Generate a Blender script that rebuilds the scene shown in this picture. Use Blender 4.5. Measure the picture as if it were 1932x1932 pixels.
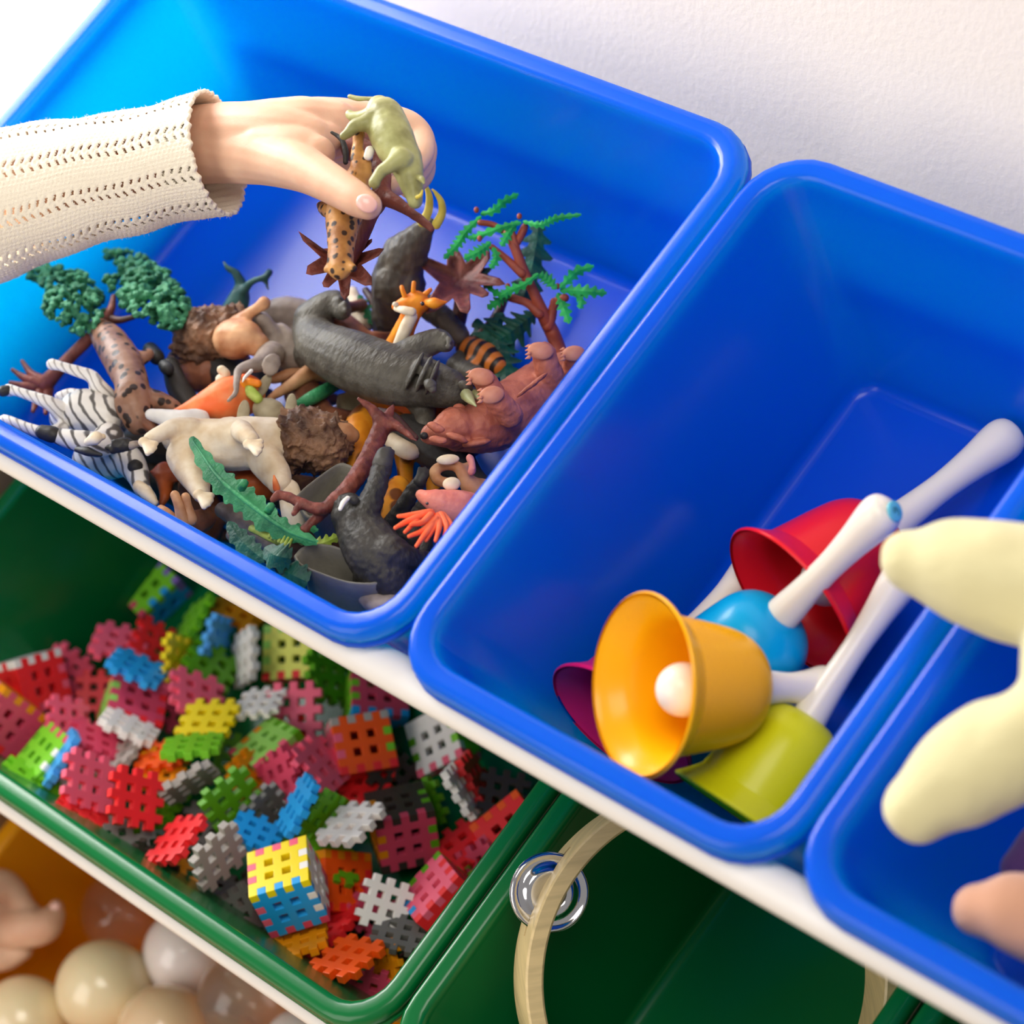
# Toy storage rack: plastic bins full of toys, seen from above, a child's hand reaching in.
import bpy, bmesh, math, random
from mathutils import Vector, Matrix, Quaternion, noise

for o in list(bpy.data.objects):
    bpy.data.objects.remove(o)
scene = bpy.context.scene
COL = scene.collection

# ---------------------------------------------------------------- frames
# The bins hang in the rack tilted 30 degrees towards the room.  "Rack frame": x along the row,
# y from the front rim to the back rim, z out of the bin; origin at the front rim of the top row
# between the wide bin and the first narrow bin.  to_world() turns it into the room's metres.
TILT = math.radians(30)
CT, ST = math.cos(TILT), math.sin(TILT)
H0 = 0.75
def to_world(p):
    return Vector((p[0], p[1] * CT - p[2] * ST, p[1] * ST + p[2] * CT + H0))
def to_rack(w):
    z = w[2] - H0
    return Vector((w[0], w[1] * CT + z * ST, -w[1] * ST + z * CT))
ROT_RACK = Matrix(((1, 0, 0), (0, CT, -ST), (0, ST, CT)))

# ---------------------------------------------------------------- camera
CAM_R = Matrix(((0.7284727, 0.5860708, -0.3547513),
                (0.3646052, -0.7700724, -0.5234993),
                (-0.5799918, 0.2520108, -0.7746612)))      # rows: image right, image down, view axis (rack frame)
CAM_C = Vector((0.7125877, -0.2304458, 0.9366551))          # rack frame
FPX = 5200.0
cam_d = bpy.data.cameras.new('camera')
cam = bpy.data.objects.new('camera', cam_d)
COL.objects.link(cam)
rw = ROT_RACK @ CAM_R.transposed()                            # columns: right, down, forward in the world
m3 = Matrix((rw.col[0], -rw.col[1], -rw.col[2])).transposed()
cam.matrix_world = Matrix.Translation(to_world(CAM_C)) @ m3.to_4x4()
cam_d.sensor_width = 36
cam_d.lens = FPX / 1932 * 36
cam_d.clip_start = 0.05
cam_d.dof.use_dof = True
cam_d.dof.focus_distance = 1.31
cam_d.dof.aperture_fstop = 6.8
scene.camera = cam

def ray(u, v):
    d = Vector(((u - 966) / FPX, (v - 966) / FPX, 1.0))
    return CAM_R.transposed() @ d
def at(u, v, h):
    """Rack-frame point at height h (millimetres above the top row's rim plane)."""
    d = ray(u, v)
    t = (h * 0.001 - CAM_C.z) / d.z
    return CAM_C + d * t
def mm(u, v, h, px):
    """Length in metres that px pixels show at that point."""
    return (CAM_R @ (at(u, v, h) - CAM_C)).z / FPX * px

# ---------------------------------------------------------------- light, world, exposure
world = bpy.data.worlds.new('room_light')
scene.world = world
world.use_nodes = True
wn = world.node_tree.nodes
# a bright room: pale ceiling above, lighter towards the windows, darker floor below
wl = world.node_tree.links
wtc = wn.new('ShaderNodeTexCoord'); wsep = wn.new('ShaderNodeSeparateXYZ'); wr = wn.new('ShaderNodeValToRGB'); wm = wn.new('ShaderNodeMath')
wl.new(wtc.outputs['Generated'], wsep.inputs[0])
wm.operation = 'MULTIPLY_ADD'; wm.inputs[1].default_value = 0.5; wm.inputs[2].default_value = 0.5
wl.new(wsep.outputs['Z'], wm.inputs[0]); wl.new(wm.outputs[0], wr.inputs['Fac'])
el = wr.color_ramp.elements
el[0].position = 0.36; el[0].color = (0.85, 0.76, 0.68, 1)
el[1].position = 0.62; el[1].color = (1.0, 0.955, 0.92, 1)
wl.new(wr.outputs['Color'], wn['Background'].inputs['Color'])
wn['Background'].inputs['Strength'].default_value = 0.36
def area(name, loc, look, size, sizey, power, col):
    d = bpy.data.lights.new(name, 'AREA')
    d.shape = 'RECTANGLE'; d.size = size; d.size_y = sizey; d.energy = power; d.color = col
    o = bpy.data.objects.new(name, d); COL.objects.link(o)
    o.location = loc
    d.specular_factor = 0.45 if name == 'window_daylight' else 1.0
    o.rotation_euler = (Vector(look) - Vector(loc)).to_track_quat('-Z', 'Y').to_euler()
    return o
area('window_daylight', (-1.10, 0.06, 1.05), (-0.3, 0.08, 0.76), 0.45, 1.2, 35, (1.0, 0.985, 0.96))
area('front_fill', (-0.45, -1.75, 1.0), (0.05, -0.05, 0.6), 1.1, 1.5, 17, (1.0, 0.955, 0.90))  # added fill light from the camera side, no known window there
area('overhead_fill', (0.55, -0.75, 2.3), (0.1, 0.0, 0.6), 0.9, 0.9, 16, (1.0, 0.94, 0.86))  # added soft fill from above and in front, no known lamp there
scene.view_settings.view_transform = 'Standard'
scene.view_settings.look = 'None'
scene.view_settings.exposure = 0.0
scene.view_settings.gamma = 1.0
scene.view_settings.use_curve_mapping = False

# ---------------------------------------------------------------- materials
def srgb(r, g, b):
    f = lambda c: (c / 255 / 12.92) if c <= 10 else ((c / 255 + 0.055) / 1.055) ** 2.4
    return (f(r), f(g), f(b), 1.0)
def new_mat(name):
    m = bpy.data.materials.new(name)
    m.use_nodes = True
    nt = m.node_tree
    return m, nt, nt.nodes['Principled BSDF']
def add_bump(nt, bs, height, strength, dist):
    b = nt.nodes.new('ShaderNodeBump')
    b.inputs['Strength'].default_value = strength
    b.inputs['Distance'].default_value = dist
    nt.links.new(height, b.inputs['Height'])
    nt.links.new(b.outputs['Normal'], bs.inputs['Normal'])
def coords(nt, scale=(1, 1, 1)):
    tc = nt.nodes.new('ShaderNodeTexCoord')
    mp = nt.nodes.new('ShaderNodeMapping')
    mp.inputs['Scale'].default_value = scale
    nt.links.new(tc.outputs['Object'], mp.inputs['Vector'])
    return mp.outputs['Vector']
def noise_tex(nt, vec, scale, detail=3.0, rough=0.55):
    n = nt.nodes.new('ShaderNodeTexNoise')
    n.inputs['Scale'].default_value = scale
    n.inputs['Detail'].default_value = detail
    n.inputs['Roughness'].default_value = rough
    nt.links.new(vec, n.inputs['Vector'])
    return n
def ramp(nt, fac, stops):
    r = nt.nodes.new('ShaderNodeValToRGB')
    e = r.color_ramp.elements
    while len(e) < len(stops):
        e.new(0.5)
    for k, (p, c) in enumerate(stops):
        e[k].position = p
        e[k].color = c
    nt.links.new(fac, r.inputs['Fac'])
    return r.outputs['Color']
def mixc(nt, fac, a, b):
    m = nt.nodes.new('ShaderNodeMix')
    m.data_type = 'RGBA'
    for k, x in ((6, a), (7, b)):
        if isinstance(x, tuple):
            m.inputs[k].default_value = x
        else:
            nt.links.new(x, m.inputs[k])
    if isinstance(fac, float):
        m.inputs[0].default_value = fac
    else:
        nt.links.new(fac, m.inputs[0])
    return m.outputs[2]
def plain(name, rgb, rough=0.45, spec=0.5, coat=0.0, sub=0.0, bump=0.0, bscale=400, metal=0.0, vary=0.0):
    m, nt, bs = new_mat(name)
    c = srgb(*rgb)
    bs.inputs['Base Color'].default_value = c
    bs.inputs['Roughness'].default_value = rough
    bs.inputs['Specular IOR Level'].default_value = spec
    bs.inputs['Coat Weight'].default_value = coat
    bs.inputs['Coat Roughness'].default_value = 0.08
    bs.inputs['Metallic'].default_value = metal
    if sub:
        bs.inputs['Subsurface Weight'].default_value = sub
        bs.inputs['Subsurface Radius'].default_value = (1.0, 0.5, 0.3)
        bs.inputs['Subsurface Scale'].default_value = 0.004
    if bump or vary:
        v = coords(nt)
        n = noise_tex(nt, v, bscale)
        if bump:
            add_bump(nt, bs, n.outputs['Fac'], bump, 0.001)
        if vary:
            n2 = noise_tex(nt, v, bscale * 0.25)
            dk = tuple(x * (1 - vary) for x in c[:3]) + (1,)
            nt.links.new(ramp(nt, n2.outputs['Fac'], [(0.35, dk), (0.65, c)]), bs.inputs['Base Color'])
    return m
def bin_plastic(name, rgb, through, glow, rough=0.24):
    """Thin glossy plastic that lets part of the light from behind through."""
    m, nt, bs = new_mat(name)
    bs.inputs['Base Color'].default_value = rgb
    bs.inputs['Roughness'].default_value = rough
    bs.inputs['Specular IOR Level'].default_value = 0.38
    bs.inputs['Coat Weight'].default_value = 0.08
    bs.inputs['Coat Roughness'].default_value = 0.06
    v = coords(nt)
    n = noise_tex(nt, v, 18, 2)
    add_bump(nt, bs, n.outputs['Fac'], 0.06, 0.004)
    tr = nt.nodes.new('ShaderNodeBsdfTranslucent')
    tr.inputs['Color'].default_value = glow
    mx = nt.nodes.new('ShaderNodeMixShader')
    mx.inputs[0].default_value = through
    nt.links.new(bs.outputs[0], mx.inputs[1])
    nt.links.new(tr.outputs[0], mx.inputs[2])
    nt.links.new(mx.outputs[0], nt.nodes['Material Output'].inputs['Surface'])
    return m

M = {}
M['blue_bin'] = bin_plastic('blue_plastic', (0.0003, 0.070, 0.82, 1), 0.40, (0.0, 0.85, 1.0, 1))
M['green_bin'] = bin_plastic('green_plastic', (0.0005, 0.15, 0.033, 1), 0.05, (0.0, 0.3, 0.1, 1))
M['orange_bin'] = bin_plastic('orange_plastic', (1.0, 0.42, 0.006, 1), 0.12, (1.0, 0.42, 0.0, 1))
M['rail'] = plain('white_lacquer', (238, 234, 230), 0.35)
M['panel'] = plain('light_wood', (200, 168, 120), 0.5, vary=0.15, bscale=30)

# ---------------------------------------------------------------- object helpers
def tag(o, label=None, cat=None, group=None, kind=None):
    if label: o['label'] = label
    if cat: o['category'] = cat
    if group: o['group'] = group
    if kind: o['kind'] = kind
    return o
def empty(name, p_rack, label=None, cat=None, group=None):
    o = bpy.data.objects.new(name, None)
    o.empty_display_size = 0.01
    COL.objects.link(o)
    o.location = to_world(p_rack)
    return tag(o, label, cat, group)
def root_loc(o):
    loc = Vector((0, 0, 0))
    while o is not None:
        loc += Vector(o.location)
        o = o.parent
    return loc
def link_mesh(name, me, mat, parent=None, smooth=True):
    o = bpy.data.objects.new(name, me)
    COL.objects.link(o)
    if parent is not None:
        o.parent = parent
    me.materials.clear()
    me.materials.append(M[mat] if isinstance(mat, str) else mat)
    if smooth:
        me.polygons.foreach_set('use_smooth', [True] * len(me.polygons))
    return o
def mesh_obj(name, verts, faces, mat, parent=None, smooth=True, rack=True):
    """verts in the rack frame (or in the world with rack=False); the origin goes to the mesh's middle."""
    vs = [to_world(v) for v in verts] if rack else [Vector(v) for v in verts]
    base = root_loc(parent) if parent is not None else Vector((0, 0, 0))
    lo = Vector([min(v[k] for v in vs) for k in range(3)])
    hi = Vector([max(v[k] for v in vs) for k in range(3)])
    org = (lo + hi) / 2
    me = bpy.data.meshes.new(name)
    me.from_pydata([v - org for v in vs], [], faces)
    me.validate()
    o = link_mesh(name, me, mat, parent, smooth)
    o.location = org - base
    return o
class Soup:
    """Collects closed pieces in the rack frame."""
    def __init__(s):
        s.v, s.f = [], []
    def grid(s, rings, closed=True, caps=True):
        n = len(rings[0]); b = len(s.v)
        for r in rings: s.v.extend(r)
        for i in range(len(rings) - 1):
            for j in range(n if closed else n - 1):
                k = (j + 1) % n
                s.f.append((b + i * n + j, b + i * n + k, b + (i + 1) * n + k, b + (i + 1) * n + j))
        if caps:
            s.f.append(tuple(b + j for j in range(n - 1, -1, -1)))
            e = b + (len(rings) - 1) * n
            s.f.append(tuple(e + j for j in range(n)))
        return s
    def ball(s, c, r, ax=None, n=10, m=7):
        """A sphere, or an ellipsoid with the three half axes ax."""
        c = Vector(c)
        if ax is None:
            ax = (Vector((r, 0, 0)), Vector((0, r, 0)), Vector((0, 0, r)))
        if ax[0].cross(ax[1]).dot(ax[2]) < 0:
            ax = (ax[0], ax[1], -ax[2])
        b = len(s.v)
        s.v.append(c - ax[2])
        for i in range(1, m):
            t = -math.pi / 2 + math.pi * i / m
            for j in range(n):
                a = 2 * math.pi * j / n
                s.v.append(c + ax[0] * (math.cos(t) * math.cos(a)) + ax[1] * (math.cos(t) * math.sin(a)) + ax[2] * math.sin(t))
        s.v.append(c + ax[2])
        top = len(s.v) - 1
        for j in range(n):
            k = (j + 1) % n
            s.f.append((b, b + 1 + k, b + 1 + j))
            s.f.append((top, top - n + j, top - n + k))
        for i in range(m - 2):
            for j in range(n):
                k = (j + 1) % n
                p = b + 1 + i * n
                s.f.append((p + j, p + k, p + n + k, p + n + j))
        return s
    def box(s, c, ax):
        b = len(s.v); c = Vector(c)
        for k in (-1, 1):
            for i, j in ((-1, -1), (1, -1), (1, 1), (-1, 1)):
                s.v.append(c + ax[0] * i + ax[1] * j + ax[2] * k)
        for f in ((3, 2, 1, 0), (4, 5, 6, 7), (0, 1, 5, 4), (1, 2, 6, 5), (2, 3, 7, 6), (3, 0, 4, 7)):
            s.f.append(tuple(b + i for i in f))
        return s
def frame_of(d):
    d = d.normalized()
    a = Vector((0, 0, 1)) if abs(d.z) < 0.9 else Vector((1, 0, 0))
    x = d.cross(a).normalized()
    return x, d.cross(x).normalized(), d
def catmull(pts, sub):
    """pts: (Vector, radius); smooth path through them."""
    if len(pts) < 3:
        out = []
        for k in range(sub + 1):
            t = k / sub
            out.append((pts[0][0].lerp(pts[-1][0], t), pts[0][1] * (1 - t) + pts[-1][1] * t))
        return out
    ext = [(pts[0][0] * 2 - pts[1][0], pts[0][1])] + list(pts) + [(pts[-1][0] * 2 - pts[-2][0], pts[-1][1])]
    out = []
    for i in range(1, len(ext) - 2):
        p0, p1, p2, p3 = ext[i - 1:i + 3]
        for k in range(sub):
            t = k / sub
            f = lambda a, b, c, d: 0.5 * (2 * b + (c - a) * t + (2 * a - 5 * b + 4 * c - d) * t * t + (3 * b - a - 3 * c + d) * t ** 3)
            out.append((f(p0[0], p1[0], p2[0], p3[0]), max(1e-5, f(p0[1], p1[1], p2[1], p3[1]))))
    out.append(pts[-1])
    return out
def tube_rings(path, n=12, flat=None, round_ends=True):
    """Rings along (Vector, radius); flat = (direction, factor) squashes the section."""
    rings = []
    ds = []
    for i in range(len(path)):
        a = path[max(0, i - 1)][0]; b = path[min(len(path) - 1, i + 1)][0]
        d = b - a
        ds.append(d.normalized() if d.length > 1e-9 else Vector((0, 0, 1)))
    x, y, _ = frame_of(ds[0])
    if flat is not None:
        y = (flat[0] - ds[0] * flat[0].dot(ds[0])).normalized()
        x = y.cross(ds[0]).normalized()
    full = []
    if round_ends:
        for t in (0.95, 0.75, 0.4):
            full.append((path[0][0] - ds[0] * path[0][1] * t, path[0][1] * math.sqrt(1 - t * t), ds[0]))
    full += [(p, r, d) for (p, r), d in zip(path, ds)]
    if round_ends:
        for t in (0.4, 0.75, 0.95):
            full.append((path[-1][0] + ds[-1] * path[-1][1] * t, path[-1][1] * math.sqrt(1 - t * t), ds[-1]))
    for p, r, d in full:
        x = (x - d * x.dot(d)).normalized()
        y = d.cross(x)
        fy = 1.0
        if flat is not None:
            y = (flat[0] - d * flat[0].dot(d))
            y = y.normalized() if y.length > 1e-6 else d.cross(x)
            x = y.cross(d).normalized(); fy = flat[1]
        rings.append([p + x * (r * math.cos(2 * math.pi * j / n)) + y * (r * fy * math.sin(2 * math.pi * j / n)) for j in range(n)])
    return rings
def tube(name, pts, mat, parent=None, sub=5, n=12, flat=None):
    s = Soup().grid(tube_rings(catmull(pts, sub), n, flat))
    return mesh_obj(name, s.v, s.f, mat, parent)
def px(pts, k=1.0):
    """(u, v, height mm, radius px) -> (rack point, radius)"""
    return [(at(u, v, h), mm(u, v, h, r) * k) for u, v, h, r in pts]

def melt(name, soup, mat, parent=None, voxel=0.001, smooth=4, wobble=None):
    """Fuses overlapping closed pieces into one continuous skin."""
    vs = [to_world(v) for v in soup.v]
    lo = Vector([min(v[k] for v in vs) for k in range(3)])
    hi = Vector([max(v[k] for v in vs) for k in range(3)])
    org = (lo + hi) / 2
    me = bpy.data.meshes.new(name + '_raw')
    me.from_pydata([v - org for v in vs], [], soup.f)
    ob = bpy.data.objects.new(name + '_raw', me)
    COL.objects.link(ob)
    r = ob.modifiers.new('r', 'REMESH'); r.mode = 'VOXEL'; r.voxel_size = voxel
    if smooth:
        s = ob.modifiers.new('s', 'SMOOTH'); s.factor = 0.5; s.iterations = smooth
    dg = bpy.context.evaluated_depsgraph_get()
    res = bpy.data.meshes.new_from_object(ob.evaluated_get(dg))
    res.name = name
    bpy.data.objects.remove(ob)
    bpy.data.meshes.remove(me)
    if wobble:
        amp, freq = wobble
        for v in res.vertices:
            v.co += v.normal * (amp * noise.noise(v.co * freq))
    o = link_mesh(name, res, mat, parent)
    o.location = org - (root_loc(parent) if parent is not None else Vector((0, 0, 0)))
    return o
# ================================================================ the room
def slab(name, lo, hi, mat, kind='structure'):
    x0, y0, z0 = lo; x1, y1, z1 = hi
    s = Soup().box(((x0 + x1) / 2, (y0 + y1) / 2, (z0 + z1) / 2),
                   (Vector(((x1 - x0) / 2, 0, 0)), Vector((0, (y1 - y0) / 2, 0)), Vector((0, 0, (z1 - z0) / 2))))
    return tag(mesh_obj(name, s.v, s.f, mat, None, False, rack=False), kind=kind)
M['wall'] = plain('white_plaster', (226, 217, 211), 0.8, 0.2, bump=0.25, bscale=260)
M['floor'] = plain('floor_boards', (196, 176, 150), 0.5, vary=0.2, bscale=12)
M['trim'] = plain('white_gloss_paint', (244, 242, 240), 0.4)
slab('wall_back', (-3.0, 0.315, 0.0), (3.0, 0.40, 2.7), 'wall')
slab('floor', (-3.0, -3.0, -0.05), (3.0, 0.40, 0.0), 'floor')
slab('baseboard_back', (-3.0, 0.300, 0.0), (3.0, 0.315, 0.09), 'trim')

slab('trim_1', (-2.0, 0.311, 0.7265), (-0.634, 0.315, 0.7315), 'trim')

# ================================================================ rack and bins
ROWS = {'blue': (0.0, 0.0), 'green': (-0.1246, -0.1803), 'orange': (-0.2492, -0.3606)}
BIN_L, BIN_H = 0.280, 0.123
X_A, X_B, X_C, X_D = -0.4265, 0.0, 0.2172, 0.4344      # gaps between the bins of a row
def rounded(x0, x1, y0, y1, r, z, n=7):
    pts = []
    for cx, cy, a0 in ((x1 - r, y1 - r, 0), (x0 + r, y1 - r, 90), (x0 + r, y0 + r, 180), (x1 - r, y0 + r, 270)):
        for k in range(n):
            a = math.radians(a0 + 90 * k / (n - 1))
            pts.append(Vector((cx + r * math.cos(a), cy + r * math.sin(a), z)))
    return pts
def storage_bin(name, gx0, gx1, row, mat, label):
    dy, dz = ROWS[row]
    g = 0.0007
    ex0, ex1 = gx0 + g, gx1 - g                              # outer rim
    m_ = 0.0135
    x0, x1, y0, y1 = ex0 + m_, ex1 - m_, 0.0, BIN_L           # opening
    prof = []                                                # (outset from the opening, z, corner radius)
    t = 0.025
    # inside: floor, rounded foot, wall, lip
    for a in range(0, 91, 15):
        q = math.radians(a)
        prof.append((-t - 0.007 + 0.007 * math.sin(q), -BIN_H + 0.007 * (1 - math.cos(q)), 0.006 + 0.008 * math.sin(q)))
    for k in range(1, 9):
        s = k / 8
        prof.append((-t * (1 - s) ** 1.0, -BIN_H + 0.007 + (BIN_H - 0.007 - 0.0065) * s, 0.014 + 0.007 * s))
    for a in range(0, 91, 15):
        q = math.radians(a)
        prof.append((0.0002 + 0.0042 * (1 - math.cos(q)), -0.0055 + 0.0050 * math.sin(q), 0.021 + 0.005 * (1 - math.cos(q))))
    prof.append((0.0075, 0.0, 0.0275))
    for a in range(0, 91, 15):
        q = math.radians(a)
        prof.append((0.0085 + 0.0044 * math.sin(q), -0.0048 * (1 - math.cos(q)), 0.0285 + 0.003 * math.sin(q)))
    prof += [(0.0130, -0.0078, 0.0315), (0.0125, -0.0082, 0.0315), (0.0125, -0.0086, 0.0315), (0.01345, -0.0092, 0.032), (0.01345, -0.0118, 0.032), (0.0118, -0.0121, 0.031), (0.0116, -0.0070, 0.030),
             (0.0040, -0.0055, 0.026), (0.0022, -0.0085, 0.023)]
    for k in range(1, 9):
        s = 1 - k / 8
        prof.append((-t * (1 - s) + 0.0022, -BIN_H + (BIN_H - 0.0085) * s, 0.0162 + 0.007 * s))
    prof.append((-t - 0.004, -BIN_H - 0.002, 0.010))
    rings = []
    for off, z, r in prof:
        rings.append([p + Vector((0, dy, dz)) for p in rounded(x0 - off, x1 + off, y0 - off, y1 + off, r, z)])
    s = Soup().grid(rings)
    return tag(mesh_obj(name, s.v, s.f, mat), label, 'storage bin')
storage_bin('storage_bin', X_A, X_B, 'blue', 'blue_bin', 'wide glossy blue plastic bin full of toy animals on the top row')
storage_bin('storage_bin', X_B, X_C, 'blue', 'blue_bin', 'narrow glossy blue bin holding coloured hand bells')
storage_bin('storage_bin', X_C, X_D, 'blue', 'blue_bin', 'blue plastic bin at the right edge holding yellow plush limbs')
storage_bin('storage_bin', X_A, X_B, 'green', 'green_bin', 'wide green plastic bin full of waffle blocks on the middle row')
storage_bin('storage_bin', X_B, X_C, 'green', 'green_bin', 'narrow green plastic bin holding a wooden tambourine')
storage_bin('storage_bin', X_C, X_D, 'green', 'green_bin', 'green plastic bin right of the tambourine bin, only its rim corner in view')
storage_bin('storage_bin', X_A, X_B, 'orange', 'orange_bin', 'orange plastic bin full of pearly balls on the lowest row')

rack = empty('storage_rack', (0, -0.05, -0.3), 'white railed storage rack that carries the blue, green and orange bins', 'storage rack')
for row, (dy, dz) in ROWS.items():
    for yy, zz in ((-0.0085, -0.0250), (BIN_L + 0.0025, -0.0650)):
        pts = [(Vector((X_A - 0.012, yy + dy, zz + dz)), 0.0092), (Vector((X_D + 0.012, yy + dy, zz + dz)), 0.0092)]
        s = Soup().grid(tube_rings(catmull(pts, 6), 24, round_ends=False))
        mesh_obj('rail', s.v, s.f, 'rail', rack)
for xx in (X_A - 0.021, X_D + 0.021):
    a = [to_world((xx, -0.020, -0.085)), to_world((xx, 0.300, -0.085)), Vector((xx, 0.29, 0.02)), Vector((xx, -0.16, 0.02))]
    v = [p + Vector((o_, 0, 0)) for o_ in (-0.009, 0.009) for p in a]
    v[2].z = v[3].z = v[6].z = v[7].z = 0.0
    mesh_obj('side_panel', v, [(0, 1, 2, 3), (7, 6, 5, 4), (0, 4, 5, 1), (1, 5, 6, 2), (2, 6, 7, 3), (3, 7, 4, 0)], 'panel', rack, False, rack=False)
# ================================================================ waffle blocks in the wide green bin
TILE_RGB = {'red': (250, 44, 48), 'pink': (255, 104, 132), 'rose': (222, 74, 104), 'orange': (255, 92, 18), 'amber': (240, 150, 12),
            'yellow': (255, 226, 20), 'lemon': (240, 240, 110), 'green': (128, 208, 40), 'leaf': (100, 174, 24), 'mint': (160, 222, 100),
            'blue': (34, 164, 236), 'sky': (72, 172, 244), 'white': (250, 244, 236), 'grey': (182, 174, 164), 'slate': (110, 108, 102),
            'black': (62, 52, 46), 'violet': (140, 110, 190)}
for k, c in TILE_RGB.items():
    M['tile_' + k] = plain('tile_' + k, c, 0.38, 0.4, bump=0.05, bscale=900)
def pile_point(u, v, row, z0, slope, dz=0.0):
    """Where the pixel's ray meets the sloping top of a pile (z0 and dz in mm at the front rim)."""
    dy, dzr = ROWS[row]
    d = ray(u, v)
    # z - dzr = (z0+dz)/1000 - slope*(y - dy)
    n = Vector((0, slope, 1.0))
    c = dzr + (z0 + dz) * 0.001 + slope * dy
    t = (c - n.dot(CAM_C)) / n.dot(d)
    q = CAM_C + d * t
    low = dzr - BIN_H + 0.014
    return q if q.z > low else CAM_C + d * ((low - CAM_C.z) / d.z)
def seen_frame(a, b, near):
    """Orientation (rack frame axes) of a square whose sides show as the pixel vectors a and b."""
    a = complex(*a); b = complex(*b)
    dot = a.real * b.real + a.imag * b.imag
    w = complex(abs(b) ** 2 - abs(a) ** 2, -2 * dot) ** 0.5
    z1, z2 = w.real, w.imag
    if (z2 > 0) == (near == 'u'):
        z1, z2 = -z1, -z2
    s = math.sqrt(abs(a) ** 2 + z1 * z1)
    x = Vector((a.real, a.imag, z1)).normalized()
    y = Vector((b.real, b.imag, z2))
    y = (y - x * x.dot(y)).normalized()
    z = x.cross(y)
    if z.z > 0:
        z = -z; 
    r = CAM_R.transposed()
    X, Y = r @ x, r @ y
    Z = X.cross(Y)
    return X, Y, Z, s
UNIT = 1.0 / 7
def voxels(name, cells):
    """Mesh of unit cells (edge 1/7), centred on the 7x7x7 block, edges slightly rounded."""
    cells = set(cells)
    bm = bmesh.new()
    vid = {}
    def vert(p):
        if p not in vid:
            vid[p] = bm.verts.new(((p[0]) * UNIT - 0.5, p[1] * UNIT - 0.5, p[2] * UNIT - 0.5))
        return vid[p]
    for (i, j, k) in cells:
        for (dx, dy, dz), q in (((1, 0, 0), ((1, 0, 0), (1, 1, 0), (1, 1, 1), (1, 0, 1))), ((-1, 0, 0), ((0, 0, 0), (0, 0, 1), (0, 1, 1), (0, 1, 0))),
                                ((0, 1, 0), ((0, 1, 0), (0, 1, 1), (1, 1, 1), (1, 1, 0))), ((0, -1, 0), ((0, 0, 0), (1, 0, 0), (1, 0, 1), (0, 0, 1))),
                                ((0, 0, 1), ((0, 0, 1), (1, 0, 1), (1, 1, 1), (0, 1, 1))), ((0, 0, -1), ((0, 0, 0), (0, 1, 0), (1, 1, 0), (1, 0, 0)))):
            if (i + dx, j + dy, k + dz) not in cells:
                try:
                    bm.faces.new([vert((i + a, j + b, k + c)) for a, b, c in q])
                except ValueError:
                    pass
    bmesh.ops.dissolve_limit(bm, angle_limit=0.02, verts=bm.verts, edges=bm.edges)
    sharp = [e for e in bm.edges if len(e.link_faces) == 2 and e.calc_face_angle(0) > 0.5]
    bmesh.ops.bevel(bm, geom=sharp, offset=0.012, segments=2, affect='EDGES', profile=0.6)
    me = bpy.data.meshes.new(name)
    bm.to_mesh(me); bm.free()
    me.polygons.foreach_set('use_smooth', [False] * len(me.polygons))
    me.materials.append(None)
    return me
BODY = [(i, j) for i in range(1, 6) for j in range(1, 6) if (i, j) not in ((2, 2), (2, 4), (4, 2), (4, 4))]
TABS = [(t, e) for t in (1, 3, 5) for e in (0, 6)] + [(e, t) for t in (1, 3, 5) for e in (0, 6)]
tile_mesh = voxels('waffle_tile', [(i, j, 3) for i, j in BODY + TABS])
# six faces of an assembled cube: index 0..5 = +z -z +y -y +x -x; on each edge the cells alternate
def face_cell(f, i, j):
    return {0: (i, j, 6), 1: (i, j, 0), 2: (i, 6, j), 3: (i, 0, j), 4: (6, i, j), 5: (0, i, j)}[f]
faces_of = lambda c: [f for f, t in enumerate(((2, 6), (2, 0), (1, 6), (1, 0), (0, 6), (0, 0))) if c[t[0]] == t[1]]
cube_cells = {f: [face_cell(f, i, j) for i, j in BODY] for f in range(6)}
for i in range(7):
    for j in range(7):
        for k in range(7):
            fs = faces_of((i, j, k))
            if len(fs) == 2:
                run = [c for c, t in zip((i, j, k), range(3)) if c not in (0, 6)]
                run = run[0] if run else 0
                cube_cells[fs[0] if run % 2 == 1 else fs[1]].append((i, j, k))
            elif len(fs) == 3:
                cube_cells[fs[1]].append((i, j, k))
cube_mesh = [voxels('waffle_face', cube_cells[f]) for f in range(6)]
def paint(o, colour):
    o.material_slots[0].link = 'OBJECT'
    o.material_slots[0].material = M['tile_' + colour]
def pose(o, p, X, Y, Z, size):
    m = Matrix((ROT_RACK @ X, ROT_RACK @ Y, ROT_RACK @ Z)).transposed()
    o.matrix_world = Matrix.Translation(to_world(p)) @ m.to_4x4() @ Matrix.Scale(size, 4)
GROUP_T, GROUP_C = 'loose waffle tiles in the green bin', 'assembled waffle cubes in the green bin'
def waffle(kind, cx, cy, dz, ax, ay, bx, by, near, colours, label):
    X, Y, Z, s = seen_frame((ax, ay), (bx, by), near)
    p = pile_point(cx, cy, 'green', -36, 0.47, dz)
    size = min(0.0325, max(0.0275, s * (CAM_R @ (p - CAM_C)).z / FPX))
    if kind == 'T':
        o = bpy.data.objects.new('waffle_tile', tile_mesh)
        COL.objects.link(o)
        paint(o, colours)
        pose(o, p, X, Y, Z, size)
        tag(o, label, 'building block', GROUP_T)
    else:
        r = bpy.data.objects.new('waffle_cube', None)
        r.empty_display_size = 0.01
        COL.objects.link(r)
        pose(r, p - Z * (size * 0.5), X, Y, Z, size)
        tag(r, label, 'building block', GROUP_C)
        for f, c in enumerate(colours.split()):
            o = bpy.data.objects.new('tile', cube_mesh[f])
            COL.objects.link(o)
            o.parent = r
            paint(o, c)
            o['label'] = c + ' side of the cube'
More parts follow.
